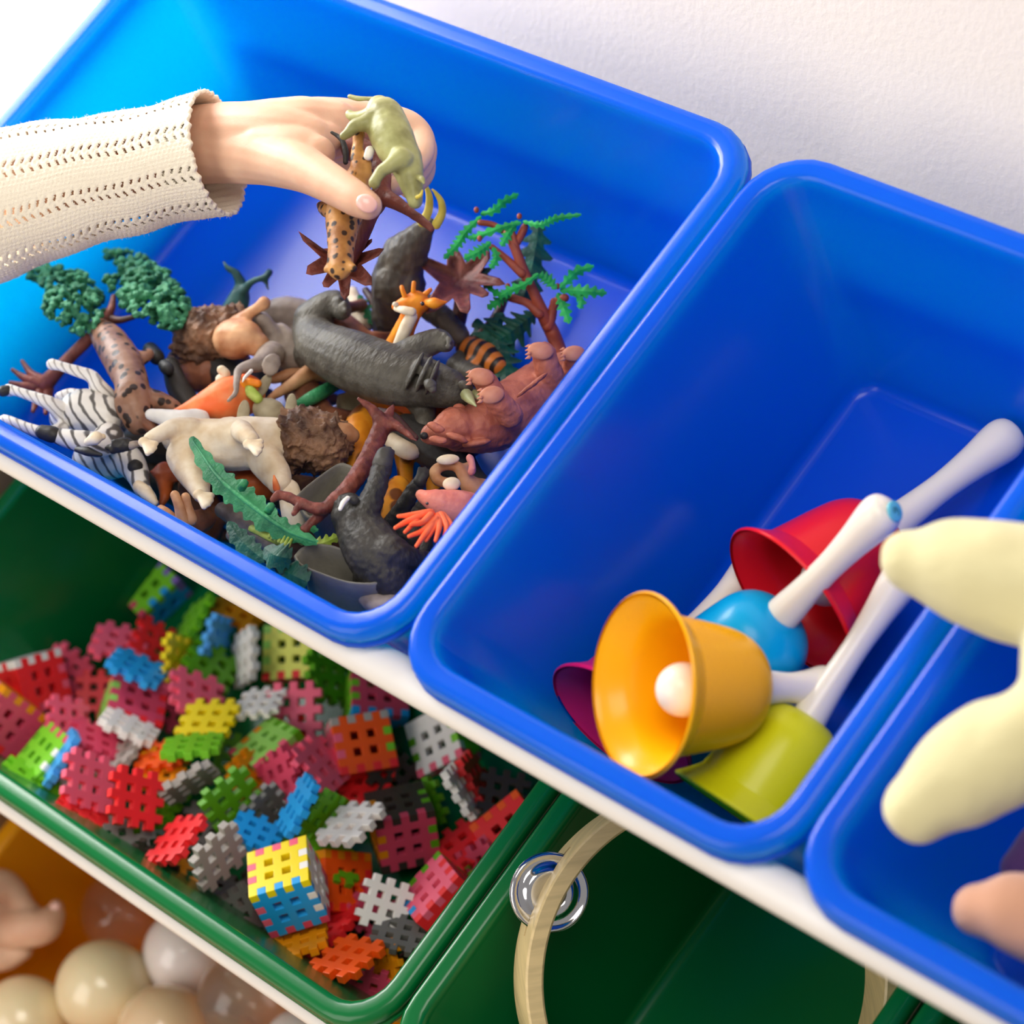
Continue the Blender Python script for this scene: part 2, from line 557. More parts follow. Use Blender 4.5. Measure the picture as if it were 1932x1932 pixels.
# colours of a cube: front, back, top, bottom, right, left as the photo shows it
WAFFLES = [
 ('C', 547, 1716, 12, 126, -40, -40, -98, 'u', 'blue pink yellow rose white pink', 'waffle cube with a yellow top, blue front and white side, at the front rim'),
 ('C', 688, 1400, 8, 112, -16, -24, -110, 'd', 'orange red grey red green pink', 'orange faced waffle cube with green and grey teeth, below the white rail'),
 ('C', 817, 1396, -8, 99, -57, -33, -113, 'd', 'white slate white pink green leaf', 'white faced waffle cube with pink and green teeth, tucked under the rail'),
 ('C', 545, 1228, 0, 118, -11, 0, -119, 'd', 'lemon red mint red white mint', 'pale yellow faced waffle cube with white teeth, half behind the rail'),
 ('C', 497, 1398, 4, 75, 25, 94, -82, 'd', 'mint leaf leaf rose pink amber', 'waffle cube with a light green top, pink right side and yellow left side'),
 ('C', 771, 1589, -10, 127, -26, -14, -118, 'u', 'rose black black black leaf amber', 'dark rose waffle cube with a black top and green teeth'),
 ('C', 958, 1566, -6, 109, -87, -72, -95, 'd', 'red red orange pink red rose', 'bright red waffle cube against the right wall of the green bin'),
 ('C', 806, 1672, 0, 100, -110, -52, -44, 'd', 'pink red leaf red red blue', 'pink and red waffle cube with a blue end, wedged at the right rim'),
 ('C', 275, 1102, 0, 72, 60, 84, -84, 'd', 'green slate violet rose blue rose', 'green faced waffle cube with blue and red teeth, alone at the back'),
 ('C', 84, 1286, 0, 76, -22, -27, -105, 'u', 'red white white rose pink red', 'red and pink waffle cube with a white corner, far left of the pile'),
 ('C', 18, 1369, 4, 75, 66, 71, -94, 'd', 'rose red amber red rose pink', 'dark rose waffle cube with a yellow tooth, cut by the left picture edge'),
 ('C', 75, 1416, 4, 60, 30, 75, -92, 'd', 'green leaf rose leaf white leaf', 'green waffle cube with a row of white teeth, by the left rim'),
 ('C', 262, 1316, 6, 108, 34, 6, -84, 'd', 'rose red pink red red mint', 'waffle cube with a rose front and light green left side, under a blue tile'),
 ('C', 717, 1303, -16, 118, 12, -8, -92, 'd', 'rose black leaf blue rose green', 'dark rose waffle cube with blue teeth, in the shade of the rail'),
 ('C', 659, 1663, -22, 84, 18, -6, -112, 'd', 'orange red amber red red orange', 'deep orange waffle cube low in the pile between white tiles'),
 ('T', 556, 1341, 2, 115, -8, -3, -115, 'd', 'pink', 'pink waffle tile standing below the pale yellow cube'),
 ('T', 166, 1473, 10, 91, 39, 4, -116, 'd', 'pink', 'pink waffle tile left of the red upright tile, near the front rim'),
 ('T', 256, 1506, 18, 104, 32, 5, -122, 'd', 'red', 'large red upright waffle tile joined to a pink tile near the front rim'),
 ('T', 333, 1586, 10, 86, -18, 59, -90, 'd', 'red', 'red waffle tile lying flat beside a grey tile at the front rim'),
 ('T', 411, 1616, 12, 82, -72, -20, -92, 'u', 'grey', 'grey upright waffle tile beside the yellow and blue cube'),
 ('T', 436, 1509, 2, 95, -77, -45, -91, 'u', 'leaf', 'dark green upright waffle tile in the middle of the pile'),
 ('T', 725, 1706, -4, 88, 34, 27, -92, 'd', 'white', 'white upright waffle tile leaning by the pink and red cube'),
 ('T', 656, 1808, -4, 109, 9, 87, -67, 'd', 'orange', 'bright orange waffle tile tilted in the front corner'),
 ('T', 662, 1555, 14, 102, -4, 73, -78, 'd', 'white', 'white waffle tile lying on top of the pile beside a green tile'),
 ('T', 563, 1520, 20, 34, 22, 59, -108, 'u', 'blue', 'bright blue waffle tile standing on edge mid pile'),
 ('T', 484, 1572, 2, 84, 34, 22, -44, 'd', 'blue', 'blue waffle tile lying low behind the grey upright tile'),
 ('T', 610, 1540, 6, 48, 36, 54, -84, 'd', 'leaf', 'green waffle tile on edge between the blue and white tiles'),
 ('T', 604, 1442, 6, 86, 90, 50, -42, 'd', 'pink', 'pink toothed waffle tile sloping beside the orange cube'),
 ('T', 873, 1492, 0, 22, -18, -58, -90, 'u', 'white', 'white waffle tile seen edge on, next to a red edge on tile'),
 ('T', 900, 1470, -4, 24, -18, -56, -92, 'u', 'red', 'red waffle tile seen edge on under the rail'),
 ('T', 392, 1360, 8, 113, -2, 28, -73, 'd', 'yellow', 'bright yellow waffle tile lying on the pile'),
 ('T', 363, 1408, 14, 126, -12, 4, -34, 'd', 'green', 'bright green waffle tile lying edge on below the yellow tile'),
 ('T', 243, 1372, 10, 116, 54, 8, -26, 'd', 'white', 'white waffle tile edge on under the rose cube'),
 ('T', 258, 1261, 16, 124, 58, 22, -40, 'd', 'blue', 'blue waffle tile lying on top of the rose cube'),
 ('T', 226, 1214, 4, 104, 20, 14, -60, 'd', 'pink', 'pink waffle tile lying behind the blue top tile'),
 ('T', 290, 1213, 0, 50, 30, 16, -50, 'd', 'red', 'red waffle tile tucked beside the pink tile at the back'),
 ('T', 371, 1310, 4, 96, 34, -8, -76, 'd', 'pink', 'pink waffle tile with raised teeth behind the yellow tile'),
 ('T', 336, 1246, 4, 46, 22, 4, -92, 'd', 'yellow', 'yellow waffle tile upright at the back of the pile'),
 ('T', 364, 1172, 4, 66, -44, 40, -90, 'd', 'green', 'light green waffle tile upright at the back, below the rail'),
 ('T', 408, 1208, 4, 34, 18, 26, -92, 'd', 'sky', 'sky blue waffle tile on edge beside the light green tile'),
 ('T', 398, 1256, -2, 84, 72, 34, -64, 'd', 'leaf', 'dark green waffle tile behind the pink toothed tile'),
 ('T', 463, 1240, -2, 54, -36, -4, -112, 'd', 'white', 'greyish white waffle tile left of the pale yellow cube'),
 ('T', 452, 1153, -8, 92, 36, 36, -52, 'd', 'amber', 'amber waffle tile far back under the rail'),
 ('T', 492, 1326, 8, 72, -8, 18, -40, 'd', 'white', 'small looking white waffle tile left of the pink standing tile'),
 ('T', 357, 1477, 6, 106, -66, -18, -40, 'u', 'grey', 'grey waffle tile lying slanted behind the red upright tile'),
 ('T', 306, 1425, 4, 86, -10, 12, -44, 'd', 'orange', 'orange waffle tile under the bright green edge on tile'),
 ('T', 306, 1452, 0, 74, 6, 12, -56, 'd', 'amber', 'amber yellow waffle tile under the orange tile'),
 ('T', 156, 1541, 2, 122, 84, 12, -26, 'd', 'red', 'red waffle tile lying along the front rim'),
 ('T', 246, 1583, -8, 70, -8, -12, -70, 'd', 'slate', 'dark grey waffle tile low by the front rim'),
 ('T', 626, 1626, -14, 84, 26, -20, -72, 'd', 'leaf', 'dark green waffle tile below the flat white tile'),
 ('T', 619, 1752, -34, 116, -30, 60, -66, 'd', 'red', 'deep red waffle tile lying at the bottom of the front corner'),
 ('T', 752, 1762, -12, 72, 12, 14, -40, 'd', 'slate', 'grey green waffle tile at the right rim, low'),
 ('T', 561, 1778, -12, 112, -36, -8, -40, 'd', 'amber', 'amber waffle tile under the yellow and blue cube'),
 ('T', 726, 1826, -26, 60, -30, -20, -90, 'd', 'amber', 'amber waffle tile on edge in the front corner'),
 ('T', 128, 1358, -2, 60, 14, -8, -72, 'd', 'pink', 'pink waffle tile between the red cube and the rose cube'),
 ('T', 46, 1474, 4, 84, 64, 20, -30, 'd', 'green', 'bright green waffle tile along the left front rim'),
 ('T', 114, 1430, 8, 30, 16, 66, -104, 'd', 'sky', 'sky blue waffle tile on edge left of the pink tile'),
 ('T', 183, 1396, 2, 104, 40, -14, -50, 'd', 'rose', 'dark rose waffle tile behind the pink tile'),
 ('T', 231, 1424, 2, 56, -34, 12, -40, 'd', 'grey', 'light grey waffle tile just above the red upright tile'),
 ('T', 500, 1528, -4, 56, -56, -32, -48, 'u', 'slate', 'dark grey waffle tile behind the bright blue tile'),
 ('T', 470, 1468, -4, 50, 84, 40, -40, 'd', 'amber', 'amber waffle tile against the pink side of the light green cube'),
 ('T', 530, 1470, 2, 66, -44, -36, -100, 'd', 'rose', 'rose waffle tile below the light green cube'),
 ('T', 870, 1600, -30, 90, -60, -60, -50, 'd', 'red', 'dark red waffle tile deep beside the bright red cube'),  # added fillers from here; black and dark grey stand in for gap shade
 ('T', 500, 1640, -40, 100, -40, 50, -70, 'd', 'black', 'black shade filler tile deep behind the yellow top'),
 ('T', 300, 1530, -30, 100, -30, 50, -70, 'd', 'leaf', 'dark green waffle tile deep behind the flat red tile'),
 ('T', 420, 1690, -30, 90, 20, 40, -60, 'd', 'black', 'black shade filler tile deep at the front rim below the grey tile'),
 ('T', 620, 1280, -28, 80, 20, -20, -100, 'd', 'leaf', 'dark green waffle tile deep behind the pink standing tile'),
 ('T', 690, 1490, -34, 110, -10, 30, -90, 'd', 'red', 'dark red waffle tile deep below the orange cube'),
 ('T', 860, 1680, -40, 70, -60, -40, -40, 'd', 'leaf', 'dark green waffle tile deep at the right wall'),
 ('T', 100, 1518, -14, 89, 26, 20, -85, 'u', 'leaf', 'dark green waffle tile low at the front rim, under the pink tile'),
 ('T', 196, 1578, -26, 44, 67, 52, -47, 'd', 'slate', 'dark grey shade filler tile low at the front rim, under the red tile along it'),
 ('T', 292, 1632, -18, 92, 17, 13, -87, 'u', 'black', 'black shade filler tile low at the front rim, below the flat red tile'),
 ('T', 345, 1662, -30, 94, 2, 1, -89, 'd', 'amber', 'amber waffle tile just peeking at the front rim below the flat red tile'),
 ('T', 455, 1720, -30, 34, 70, 55, -38, 'u', 'slate', 'dark grey shade filler tile low at the front rim, left of the yellow and blue cube'),
 ('T', 500, 1775, -26, 89, 24, 19, -85, 'd', 'black', 'black shade filler tile low at the front rim under the yellow and blue cube'),
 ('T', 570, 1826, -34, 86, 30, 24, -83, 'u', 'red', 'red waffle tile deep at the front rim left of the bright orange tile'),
 ('T', 640, 1862, -30, 30, 71, 56, -35, 'd', 'black', 'black shade filler tile deep in the rounded front corner'),
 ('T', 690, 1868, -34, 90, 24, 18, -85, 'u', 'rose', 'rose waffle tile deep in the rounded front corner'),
 ('T', 770, 1800, -34, 30, 71, 56, -35, 'd', 'black', 'black shade filler tile deep by the right wall below the grey green tile'),
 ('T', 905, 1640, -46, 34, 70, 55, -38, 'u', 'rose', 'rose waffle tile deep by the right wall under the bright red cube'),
 ('T', 950, 1500, -52, 92, 18, 14, -87, 'd', 'black', 'black shade filler tile deep by the right wall, in the shade of the rail'),
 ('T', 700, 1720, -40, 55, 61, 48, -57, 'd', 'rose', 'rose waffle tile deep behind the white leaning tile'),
 ('T', 390, 1560, -34, 94, 9, 7, -89, 'd', 'black', 'black shade filler tile deep between the flat red and dark green tiles'),
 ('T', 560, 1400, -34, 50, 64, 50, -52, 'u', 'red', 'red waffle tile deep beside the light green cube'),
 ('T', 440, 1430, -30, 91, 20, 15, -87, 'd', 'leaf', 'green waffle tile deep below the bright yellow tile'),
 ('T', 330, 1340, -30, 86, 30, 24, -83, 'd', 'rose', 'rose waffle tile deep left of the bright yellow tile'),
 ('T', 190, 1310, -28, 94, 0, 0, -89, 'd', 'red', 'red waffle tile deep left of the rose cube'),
 ('T', 740, 1460, -40, 62, 57, 45, -62, 'd', 'black', 'black shade filler tile deep below the white cube'),
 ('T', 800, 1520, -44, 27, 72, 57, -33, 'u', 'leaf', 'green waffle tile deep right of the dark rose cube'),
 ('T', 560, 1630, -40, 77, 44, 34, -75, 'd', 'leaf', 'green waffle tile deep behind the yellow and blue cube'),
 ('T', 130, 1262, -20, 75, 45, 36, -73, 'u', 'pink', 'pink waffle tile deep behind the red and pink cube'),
]
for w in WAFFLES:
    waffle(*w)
# ================================================================ hand bells in the narrow blue bin
M['bell_white'] = plain('cream_plastic', (240, 232, 218), 0.3, 0.5, sub=0.08)
M['bell_dot'] = plain('teal_sticker', (96, 186, 208), 0.35)
M['bell_ink'] = plain('dark_teal_ink', (30, 110, 130), 0.5)
for k, c in {'yellow': (255, 182, 8), 'blue': (0, 164, 224), 'red': (224, 22, 36), 'lime': (216, 216, 20), 'pink': (236, 30, 116)}.items():
    M['bell_' + k] = plain('bell_' + k, c, 0.3, 0.28, coat=0.06)
def lathe(name, base, axis, prof, mat, parent, n=48, caps=False):
    """prof: (distance along the axis, radius) in mm."""
    x, y, d = frame_of(axis)
    rings = [[base + d * (t * 0.001) + (x * math.cos(2 * math.pi * j / n) + y * math.sin(2 * math.pi * j / n)) * (r * 0.001) for j in range(n)] for t, r in prof]
    s = Soup().grid(rings, caps=caps)
    return mesh_obj(name, s.v, s.f, mat, parent)
def smooth_prof(pts, sub=4):
    return [(q[0].x, q[1]) for q in catmull([(Vector((t, 0, 0)), r) for t, r in pts], sub)]
OUT = smooth_prof([(0, 37.5), (1.5, 38), (6, 34), (11, 30.2), (13, 29.6), (22, 28), (34, 26), (44, 23.6), (51, 19.5), (55.5, 13), (57, 7)])
INN = smooth_prof([(56, 5), (53.5, 11), (49.5, 17.4), (43, 21.6), (34, 23.9), (22, 25.8), (12, 27.7), (5.5, 32), (0.6, 36.3)])
GRIP = smooth_prof([(55.5, 8.0), (57, 8.3), (62, 8.0), (75, 7.0), (95, 6.4), (115, 7.6), (130, 9.4), (137, 9.6), (142, 8.0), (144.5, 4.6)]) + [(145.2, 0.05)]
def hand_bell(colour, mouth, axis_cam, label, grip=1.0, dot=False, scale=1.0):
    ax = (CAM_R.transposed() @ Vector(axis_cam)).normalized()
    r = empty('hand_bell', mouth, label, 'hand bell', 'hand bells in the narrow blue bin')
    sc = lambda p, g=1.0: [((t if t < 57 else 57 + (t - 57) * g) * scale, q * scale) for t, q in p]
    lathe('cup', mouth, ax, sc(OUT) + sc(INN), 'bell_' + colour, r)
    lathe('handle', mouth, ax, [(55.5 * scale, 0.05)] + sc(GRIP, grip), 'bell_white', r, 32)
    side = frame_of(ax)[0]
    cl = Soup().ball(mouth + ax * 0.020 + side * 0.002, 0.0115, n=28, m=18)
    k = mesh_obj('clapper', cl.v, cl.f, 'bell_white', r)
    lathe('clapper_stem', mouth, ax, [(26, 0.05), (26, 3.4), (40, 3.4), (53, 3.0), (53, 0.05)], 'bell_white', k, 16)
    if dot:
        tip = (57 + 88.2 * grip) * scale * 0.001
        e = mouth + ax * tip
        tow = (CAM_C - e).normalized()
        n = (ax * 0.55 + tow * 0.6 + (CAM_R.transposed() @ Vector((0.62, 0.1, 0)))).normalized()
        c = mouth + ax * (tip - 0.0084 * scale) + n * (0.0089 * scale)
        dt = lathe('end_dot', c, n, [(-0.6, 4.6), (0.55, 4.6), (0.8, 4.0), (0.85, 0.05)], 'bell_dot', r, 28)
        x, y, _ = frame_of(n)
        if x.dot(CAM_R[0]) < 0: x = -x
        if y.dot(CAM_R[1]) > 0: y = -y
        pts = [(-0.9, -1.9), (0.6, -1.6), (1.2, 0.2), (0.9, 1.6), (-0.3, 1.9), (-1.0, 1.0), (-0.3, 0.2), (0.9, 0.6)]
        tube('number', [(c + n * 0.0009 + x * (a * 0.001) + y * (b * 0.001), 0.00032) for a, b in pts], 'bell_ink', dt, 4, 8)
RT_ = CAM_R.transposed()
hand_bell('yellow', Vector((0.1137, 0.0340, -0.0071)), (0.865, 0.045, 0.50), 'amber yellow hand bell with its open mouth and cream clapper facing out', 0.43, False, 1.03)
hand_bell('blue', Vector((0.0937, 0.0673, -0.0858)), (0.58, -0.66, -0.48), 'sky blue hand bell whose cream handle points up with a teal end dot', 0.86, True, 0.96)
hand_bell('red', Vector((0.1078, 0.1185, -0.0756)), (0.770, -0.554, 0.316), 'red hand bell lying behind the blue bell, handle towards the back corner', 0.88, False, 1.05)
hand_bell('lime', Vector((0.1485, 0.0235, -0.0800)), CAM_R @ Vector((0.06, 0.985, 0.17)), 'lime green hand bell lying in the front right corner of the bin', 1.0, False, 0.92)
hand_bell('pink', Vector((0.0700, 0.0342, -0.0820)), CAM_R @ Vector((-0.051, 0.984, -0.172)), 'magenta pink hand bell half hidden behind the amber yellow bell', 0.72)

# ================================================================ tambourine in the narrow green bin
def wood(name, rgb):
    m, nt, bs = new_mat(name)
    v = coords(nt, (1, 1, 14))
    n = noise_tex(nt, v, 26, 4)
    c = srgb(*rgb)
    nt.links.new(ramp(nt, n.outputs['Fac'], [(0.3, tuple(x * 0.78 for x in c[:3]) + (1,)), (0.62, c)]), bs.inputs['Base Color'])
    bs.inputs['Roughness'].default_value = 0.42
    return m
M['hoop'] = wood('bent_birch', (222, 196, 140))
M['metal'] = plain('polished_steel', (206, 206, 210), 0.07, metal=1.0)
tc_ = at(1352, 1850, -215)
tn = (CAM_R.transposed() @ Vector((0.17, -0.08, -0.98))).normalized()     # out of the hoop, towards the room
tx = (CAM_R.transposed() @ Vector((1, 0, 0.2))).normalized()
ty = tn.cross(tx).normalized(); tx = ty.cross(tn).normalized()
tam = empty('tambourine', tc_, 'open wooden tambourine hoop with metal jingles standing in the green bin', 'tambourine')
R_OUT, R_IN, BW = 0.0910, 0.0825, 0.034
J_ANG = [math.radians(d) for d in (79, 151)]          # as seen by the drummer's face
def hoop():
    n = 180
    cols = []
    half = 0.025 / R_OUT
    rg = []
    bt = (0.0, -0.0010, -0.0155, -0.0185, -BW + 0.001, -BW)
    for k in range(n):
        a = 2 * math.pi * k / n
        rad = tx * math.cos(a) + ty * math.sin(a)
        col = []
        for z, ri, ro in ((bt[0], R_IN + 0.001, R_OUT - 0.001), (bt[1], R_IN, R_OUT), (bt[2], R_IN, R_OUT), (bt[3], R_IN, R_OUT), (bt[4], R_IN, R_OUT), (bt[5], R_IN + 0.001, R_OUT - 0.001)):
            col.append((tc_ + tn * z + rad * ri, tc_ + tn * z + rad * ro))
        cols.append((a, col))
    v, f = [], []
    for a, col in cols:
        for p in col: v.extend(p)
    def slot(k):
        a = 2 * math.pi * (k + 0.5) / n
        return any(abs((a - j + math.pi) % (2 * math.pi) - math.pi) < half for j in J_ANG)
    for k in range(n):
        k2 = (k + 1) % n
        b, c = k * 12, k2 * 12
        for z in range(5):
            open_ = z in (1, 2, 3) and slot(k) and z == 2
            if not open_:
                f.append((b + 2 * z, b + 2 * z + 2, c + 2 * z + 2, c + 2 * z))
                f.append((b + 2 * z + 1, c + 2 * z + 1, c + 2 * z + 3, b + 2 * z + 3))
            else:
                f.append((b + 4, b + 5, c + 5, c + 4)); f.append((b + 6, c + 6, c + 7, b + 7))
                if not slot((k - 1) % n): f.append((b + 4, b + 6, b + 7, b + 5))
                if not slot(k2): f.append((c + 4, c + 5, c + 7, c + 6))
        f.append((b, c, c + 1, b + 1))
        f.append((b + 10, b + 11, c + 11, c + 10))
    return mesh_obj('hoop', v, f, 'hoop', tam, False)
hoop()
for a in J_ANG:
    c = tc_ + (tx * math.cos(a) + ty * math.sin(a)) * ((R_OUT + R_IN) / 2) - tn * 0.017
    for s, off in ((1, 0.00025), (-1, -0.00025)):
        prof = [(0.3, 1.0), (1.6, 3.5), (3.2, 6.5), (4.2, 9.2), (4.0, 11.0), (2.4, 12.6), (1.2, 14.2), (1.4, 16.2), (2.2, 17.4), (1.9, 18.4), (0.6, 19.0), (0.3, 19.0), (1.2, 17.4), (0.9, 16.2), (0.7, 14.2), (1.9, 12.4), (3.5, 10.8), (3.7, 9.2), (2.7, 6.5), (1.1, 3.5), (0.0, 1.0)]
        lathe('jingle', c + tn * off, tn * s, [(t * 0.62 + 0.1, r) for t, r in smooth_prof(prof, 2)], 'metal', tam, 40)
    lathe('jingle_pin', c, tn, [(-12, 1.0), (12, 1.0)], 'metal', tam, 10, True)

# ================================================================ plush limbs in the right blue bin
def cloth(name, rgb, scale=900, bump=0.35):
    m, nt, bs = new_mat(name)
    bs.inputs['Base Color'].default_value = srgb(*rgb)
    bs.inputs['Roughness'].default_value = 0.9
    bs.inputs['Specular IOR Level'].default_value = 0.15
    bs.inputs['Sheen Weight'].default_value = 0.35
    v = coords(nt)
    n = noise_tex(nt, v, scale, 4)
    n2 = noise_tex(nt, v, 45, 2)
    ad = nt.nodes.new('ShaderNodeMath'); ad.operation = 'MULTIPLY_ADD'
    nt.links.new(n2.outputs['Fac'], ad.inputs[0]); ad.inputs[1].default_value = 3.0
    nt.links.new(n.outputs['Fac'], ad.inputs[2])
    add_bump(nt, bs, ad.outputs[0], bump, 0.0015)
    return m
M['plush_yellow'] = cloth('pale_yellow_plush', (215, 206, 160))
M['plush_tan'] = cloth('tan_plush', (206, 154, 126))
M['plush_violet'] = cloth('violet_plush', (98, 66, 120))
def chain(soup, pts, sub=5, n=12, flat=None):
    soup.grid(tube_rings(catmull(pts, sub), n, flat))
    return soup
s = Soup()
chain(s, px([(1722, 1058, 50, 62), (1790, 1068, 48, 92), (1880, 1090, 45, 112), (1990, 1120, 42, 118), (2080, 1180, 40, 120)]), 6, 24)
chain(s, px([(1735, 1522, 25, 70), (1795, 1478, 27, 96), (1870, 1430, 30, 108), (1960, 1390, 33, 105), (2080, 1300, 36, 120)]), 6, 24)
chain(s, px([(2062, 1140, 40, 130), (2070, 1270, 38, 146), (2080, 1380, 36, 130)]), 6, 24)
tag(melt('plush_toy', s, 'plush_yellow', None, 0.0016, 10, (0.0012, 60)), 'pale yellow plush toy, two rounded limbs hanging over the right blue bin', 'plush toy')
s = Soup()
chain(s, px([(1845, 1715, -18, 52), (1905, 1722, -20, 78), (1990, 1740, -24, 92), (2060, 1760, -26, 90)]), 6, 24)
tag(melt('plush_toy', s, 'plush_tan', None, 0.0016, 10, (0.0010, 70)), 'tan plush toy end poking out by the front of the right blue bin', 'plush toy')
s = Soup()
chain(s, px([(1925, 1640, -60, 40), (1980, 1600, -62, 60), (2060, 1590, -64, 70)]), 6, 24)
tag(melt('plush_toy', s, 'plush_violet', None, 0.0016, 8), 'dark violet plush toy mostly hidden between the yellow and tan plush', 'plush toy')

# ================================================================ balls in the orange bin
def pearl(name, rgb, rough=0.25):
    m, nt, bs = new_mat(name)
    bs.inputs['Base Color'].default_value = srgb(*rgb)
    bs.inputs['Roughness'].default_value = rough
    bs.inputs['Coat Weight'].default_value = 0.6
    bs.inputs['Coat Roughness'].default_value = 0.08
    bs.inputs['Subsurface Weight'].default_value = 0.15
    bs.inputs['Subsurface Scale'].default_value = 0.006
    return m
M['ball_cream'] = pearl('cream_ball', (238, 220, 178))
M['ball_pearl'] = pearl('pearl_ball', (240, 226, 220))
M['ball_peach'] = pearl('peach_ball', (232, 200, 160))
m, nt, bs = new_mat('clear_ball')
bs.inputs['Base Color'].default_value = (1, 0.97, 0.93, 1)
bs.inputs['Roughness'].default_value = 0.08
bs.inputs['Transmission Weight'].default_value = 0.93
bs.inputs['IOR'].default_value = 1.12
bs.inputs['Coat Weight'].default_value = 0.8
bs.inputs['Coat Roughness'].default_value = 0.1
M['ball_clear'] = m
ball_me = {}
def play_ball(u, v, h, rpx, mat, label):
    c = at(u, v, h)
    r = mm(u, v, h, rpx)
    s = Soup().ball(c, r, n=40, m=24)
    tag(mesh_obj('play_ball', s.v, s.f, mat), label, 'ball', 'play balls in the orange bin')
for b in [(198, 1866, -398, 94, 'ball_cream', 'cream play ball in the orange bin, the one with its whole left side in view'),
          (46, 1930, -404, 90, 'ball_cream', 'cream play ball at the lower left corner of the picture'),
          (356, 1800, -408, 88, 'ball_pearl', 'pearly white play ball just below the white rail'),
          (312, 1948, -396, 92, 'ball_peach', 'peach play ball at the bottom edge between cream and clear balls'),
          (232, 1722, -436, 80, 'ball_clear', 'clear play ball low in the orange bin behind the cream ball'),
          (462, 1886, -400, 92, 'ball_clear', 'clear play ball with a bright glint right of the pearly ball'),
          (580, 1990, -396, 92, 'ball_pearl', 'pearly white play ball mostly below the bottom edge of the picture'),
          (420, 1990, -440, 90, 'ball_peach', 'peach play ball deep under the clear ball'),
          (130, 2000, -440, 90, 'ball_peach', 'peach play ball deep under the cream balls'),
          (470, 1860, -452, 84, 'ball_peach', 'peach play ball seen through the clear ball')]:
    play_ball(*b)
# ================================================================ toy animals in the wide blue bin
def skin(name, rgb, dark=None, wr=0.5, wscale=260, rough=0.5, spots=None, stretch=(1, 1, 1)):
    """Moulded rubber: base colour, worn darker patches, fine wrinkles; spots = (scale, size, colour)."""
    m, nt, bs = new_mat(name)
    c = srgb(*rgb)
    v = coords(nt, stretch)
    n = noise_tex(nt, v, 70, 3)
    d = srgb(*dark) if dark else tuple(x * 0.72 for x in c[:3]) + (1,)
    col = ramp(nt, n.outputs['Fac'], [(0.38, d), (0.62, c)])
    if spots:
        sc, size, sc_col = spots
        dn = noise_tex(nt, v, sc * 2.2, 2)
        mixv = nt.nodes.new('ShaderNodeMix'); mixv.data_type = 'VECTOR'
        mixv.inputs[0].default_value = 0.16 / sc
        nt.links.new(v, mixv.inputs[4]); nt.links.new(dn.outputs['Color'], mixv.inputs[5])
        vo = nt.nodes.new('ShaderNodeTexVoronoi')
        vo.inputs['Scale'].default_value = sc
        nt.links.new(mixv.outputs[1], vo.inputs['Vector'])
        f = ramp(nt, vo.outputs['Distance'], [(size - 0.04, (1, 1, 1, 1)), (size + 0.04, (0, 0, 0, 1))])
        col = mixc(nt, f, col, srgb(*sc_col))
    nt.links.new(col, bs.inputs['Base Color'])
    bs.inputs['Roughness'].default_value = rough
    bs.inputs['Specular IOR Level'].default_value = 0.35
    w = noise_tex(nt, v, wscale, 4)
    add_bump(nt, bs, w.outputs['Fac'], wr, 0.0012)
    return m
def stripes(name, light, dark, scale, direction, width=0.5, distort=3.0):
    m, nt, bs = new_mat(name)
    v = coords(nt)
    w = nt.nodes.new('ShaderNodeTexWave')
    w.wave_type = 'BANDS'; w.bands_direction = direction
    w.inputs['Scale'].default_value = scale
    w.inputs['Distortion'].default_value = distort
    w.inputs['Detail Scale'].default_value = 1.2
    nt.links.new(v, w.inputs['Vector'])
    nt.links.new(ramp(nt, w.outputs['Fac'], [(width - 0.12, srgb(*dark)), (width + 0.12, srgb(*light))]), bs.inputs['Base Color'])
    bs.inputs['Roughness'].default_value = 0.45
    return m
M['grey_rubber'] = skin('dark_grey_rubber', (96, 92, 82), (72, 68, 60), 0.75, 330, stretch=(1.6, 0.6, 1))
M['mammoth'] = skin('mammoth_grey', (96, 88, 76), (66, 60, 52), 0.8, 200, stretch=(1, 1, 0.4))
M['ape'] = skin('black_fur_rubber', (58, 54, 49), (40, 38, 34), 0.9, 300, stretch=(1.0, 1.0, 0.3))
M['ape_hand'] = skin('ape_hand_grey', (74, 71, 66), None, 0.3, 300)
M['bear'] = skin('terracotta_rubber', (200, 120, 94), (172, 94, 72), 0.7, 220)
M['paw'] = skin('bear_paw', (216, 148, 118), (196, 124, 98), 0.3, 200)
M['giraffe'] = skin('giraffe_orange', (244, 158, 36), (232, 120, 16), 0.25, 200)
M['giraffe_spot'] = skin('giraffe_patches', (240, 160, 40), (226, 130, 24), 0.2, 200, spots=(70, 0.42, (120, 66, 24)))
M['cream'] = skin('cream_rubber', (240, 226, 200), (218, 194, 158), 0.35, 200)
M['tan'] = skin('tan_rubber', (206, 158, 116), (172, 116, 76), 0.25, 160)
M['brown'] = skin('brown_rubber', (140, 88, 62), (98, 58, 42), 0.5, 200)
M['mane'] = skin('dark_mane', (146, 108, 80), (76, 52, 40), 1.0, 420)
M['leopard'] = skin('leopard_tan', (156, 116, 92), (120, 82, 62), 0.3, 200, 0.4, spots=(170, 0.36, (46, 32, 26)))
M['cheetah'] = skin('cheetah_gold', (196, 142, 76), (146, 94, 46), 0.4, 240, spots=(250, 0.36, (48, 30, 20)))
M['tiger'] = stripes('tiger_orange', (206, 116, 36), (36, 24, 18), 46, 'X', 0.4)
M['zebra'] = stripes('zebra_stripes', (238, 234, 226), (96, 92, 88), 66, 'DIAGONAL', 0.2, 4.0)
M['zebra_leg'] = stripes('zebra_leg', (240, 236, 228), (170, 164, 158), 120, 'DIAGONAL', 0.16, 2.0)
M['black'] = skin('black_rubber', (52, 50, 48), None, 0.4, 240)
M['olive'] = skin('olive_rubber', (164, 164, 108), (128, 126, 76), 0.3, 160, 0.42)
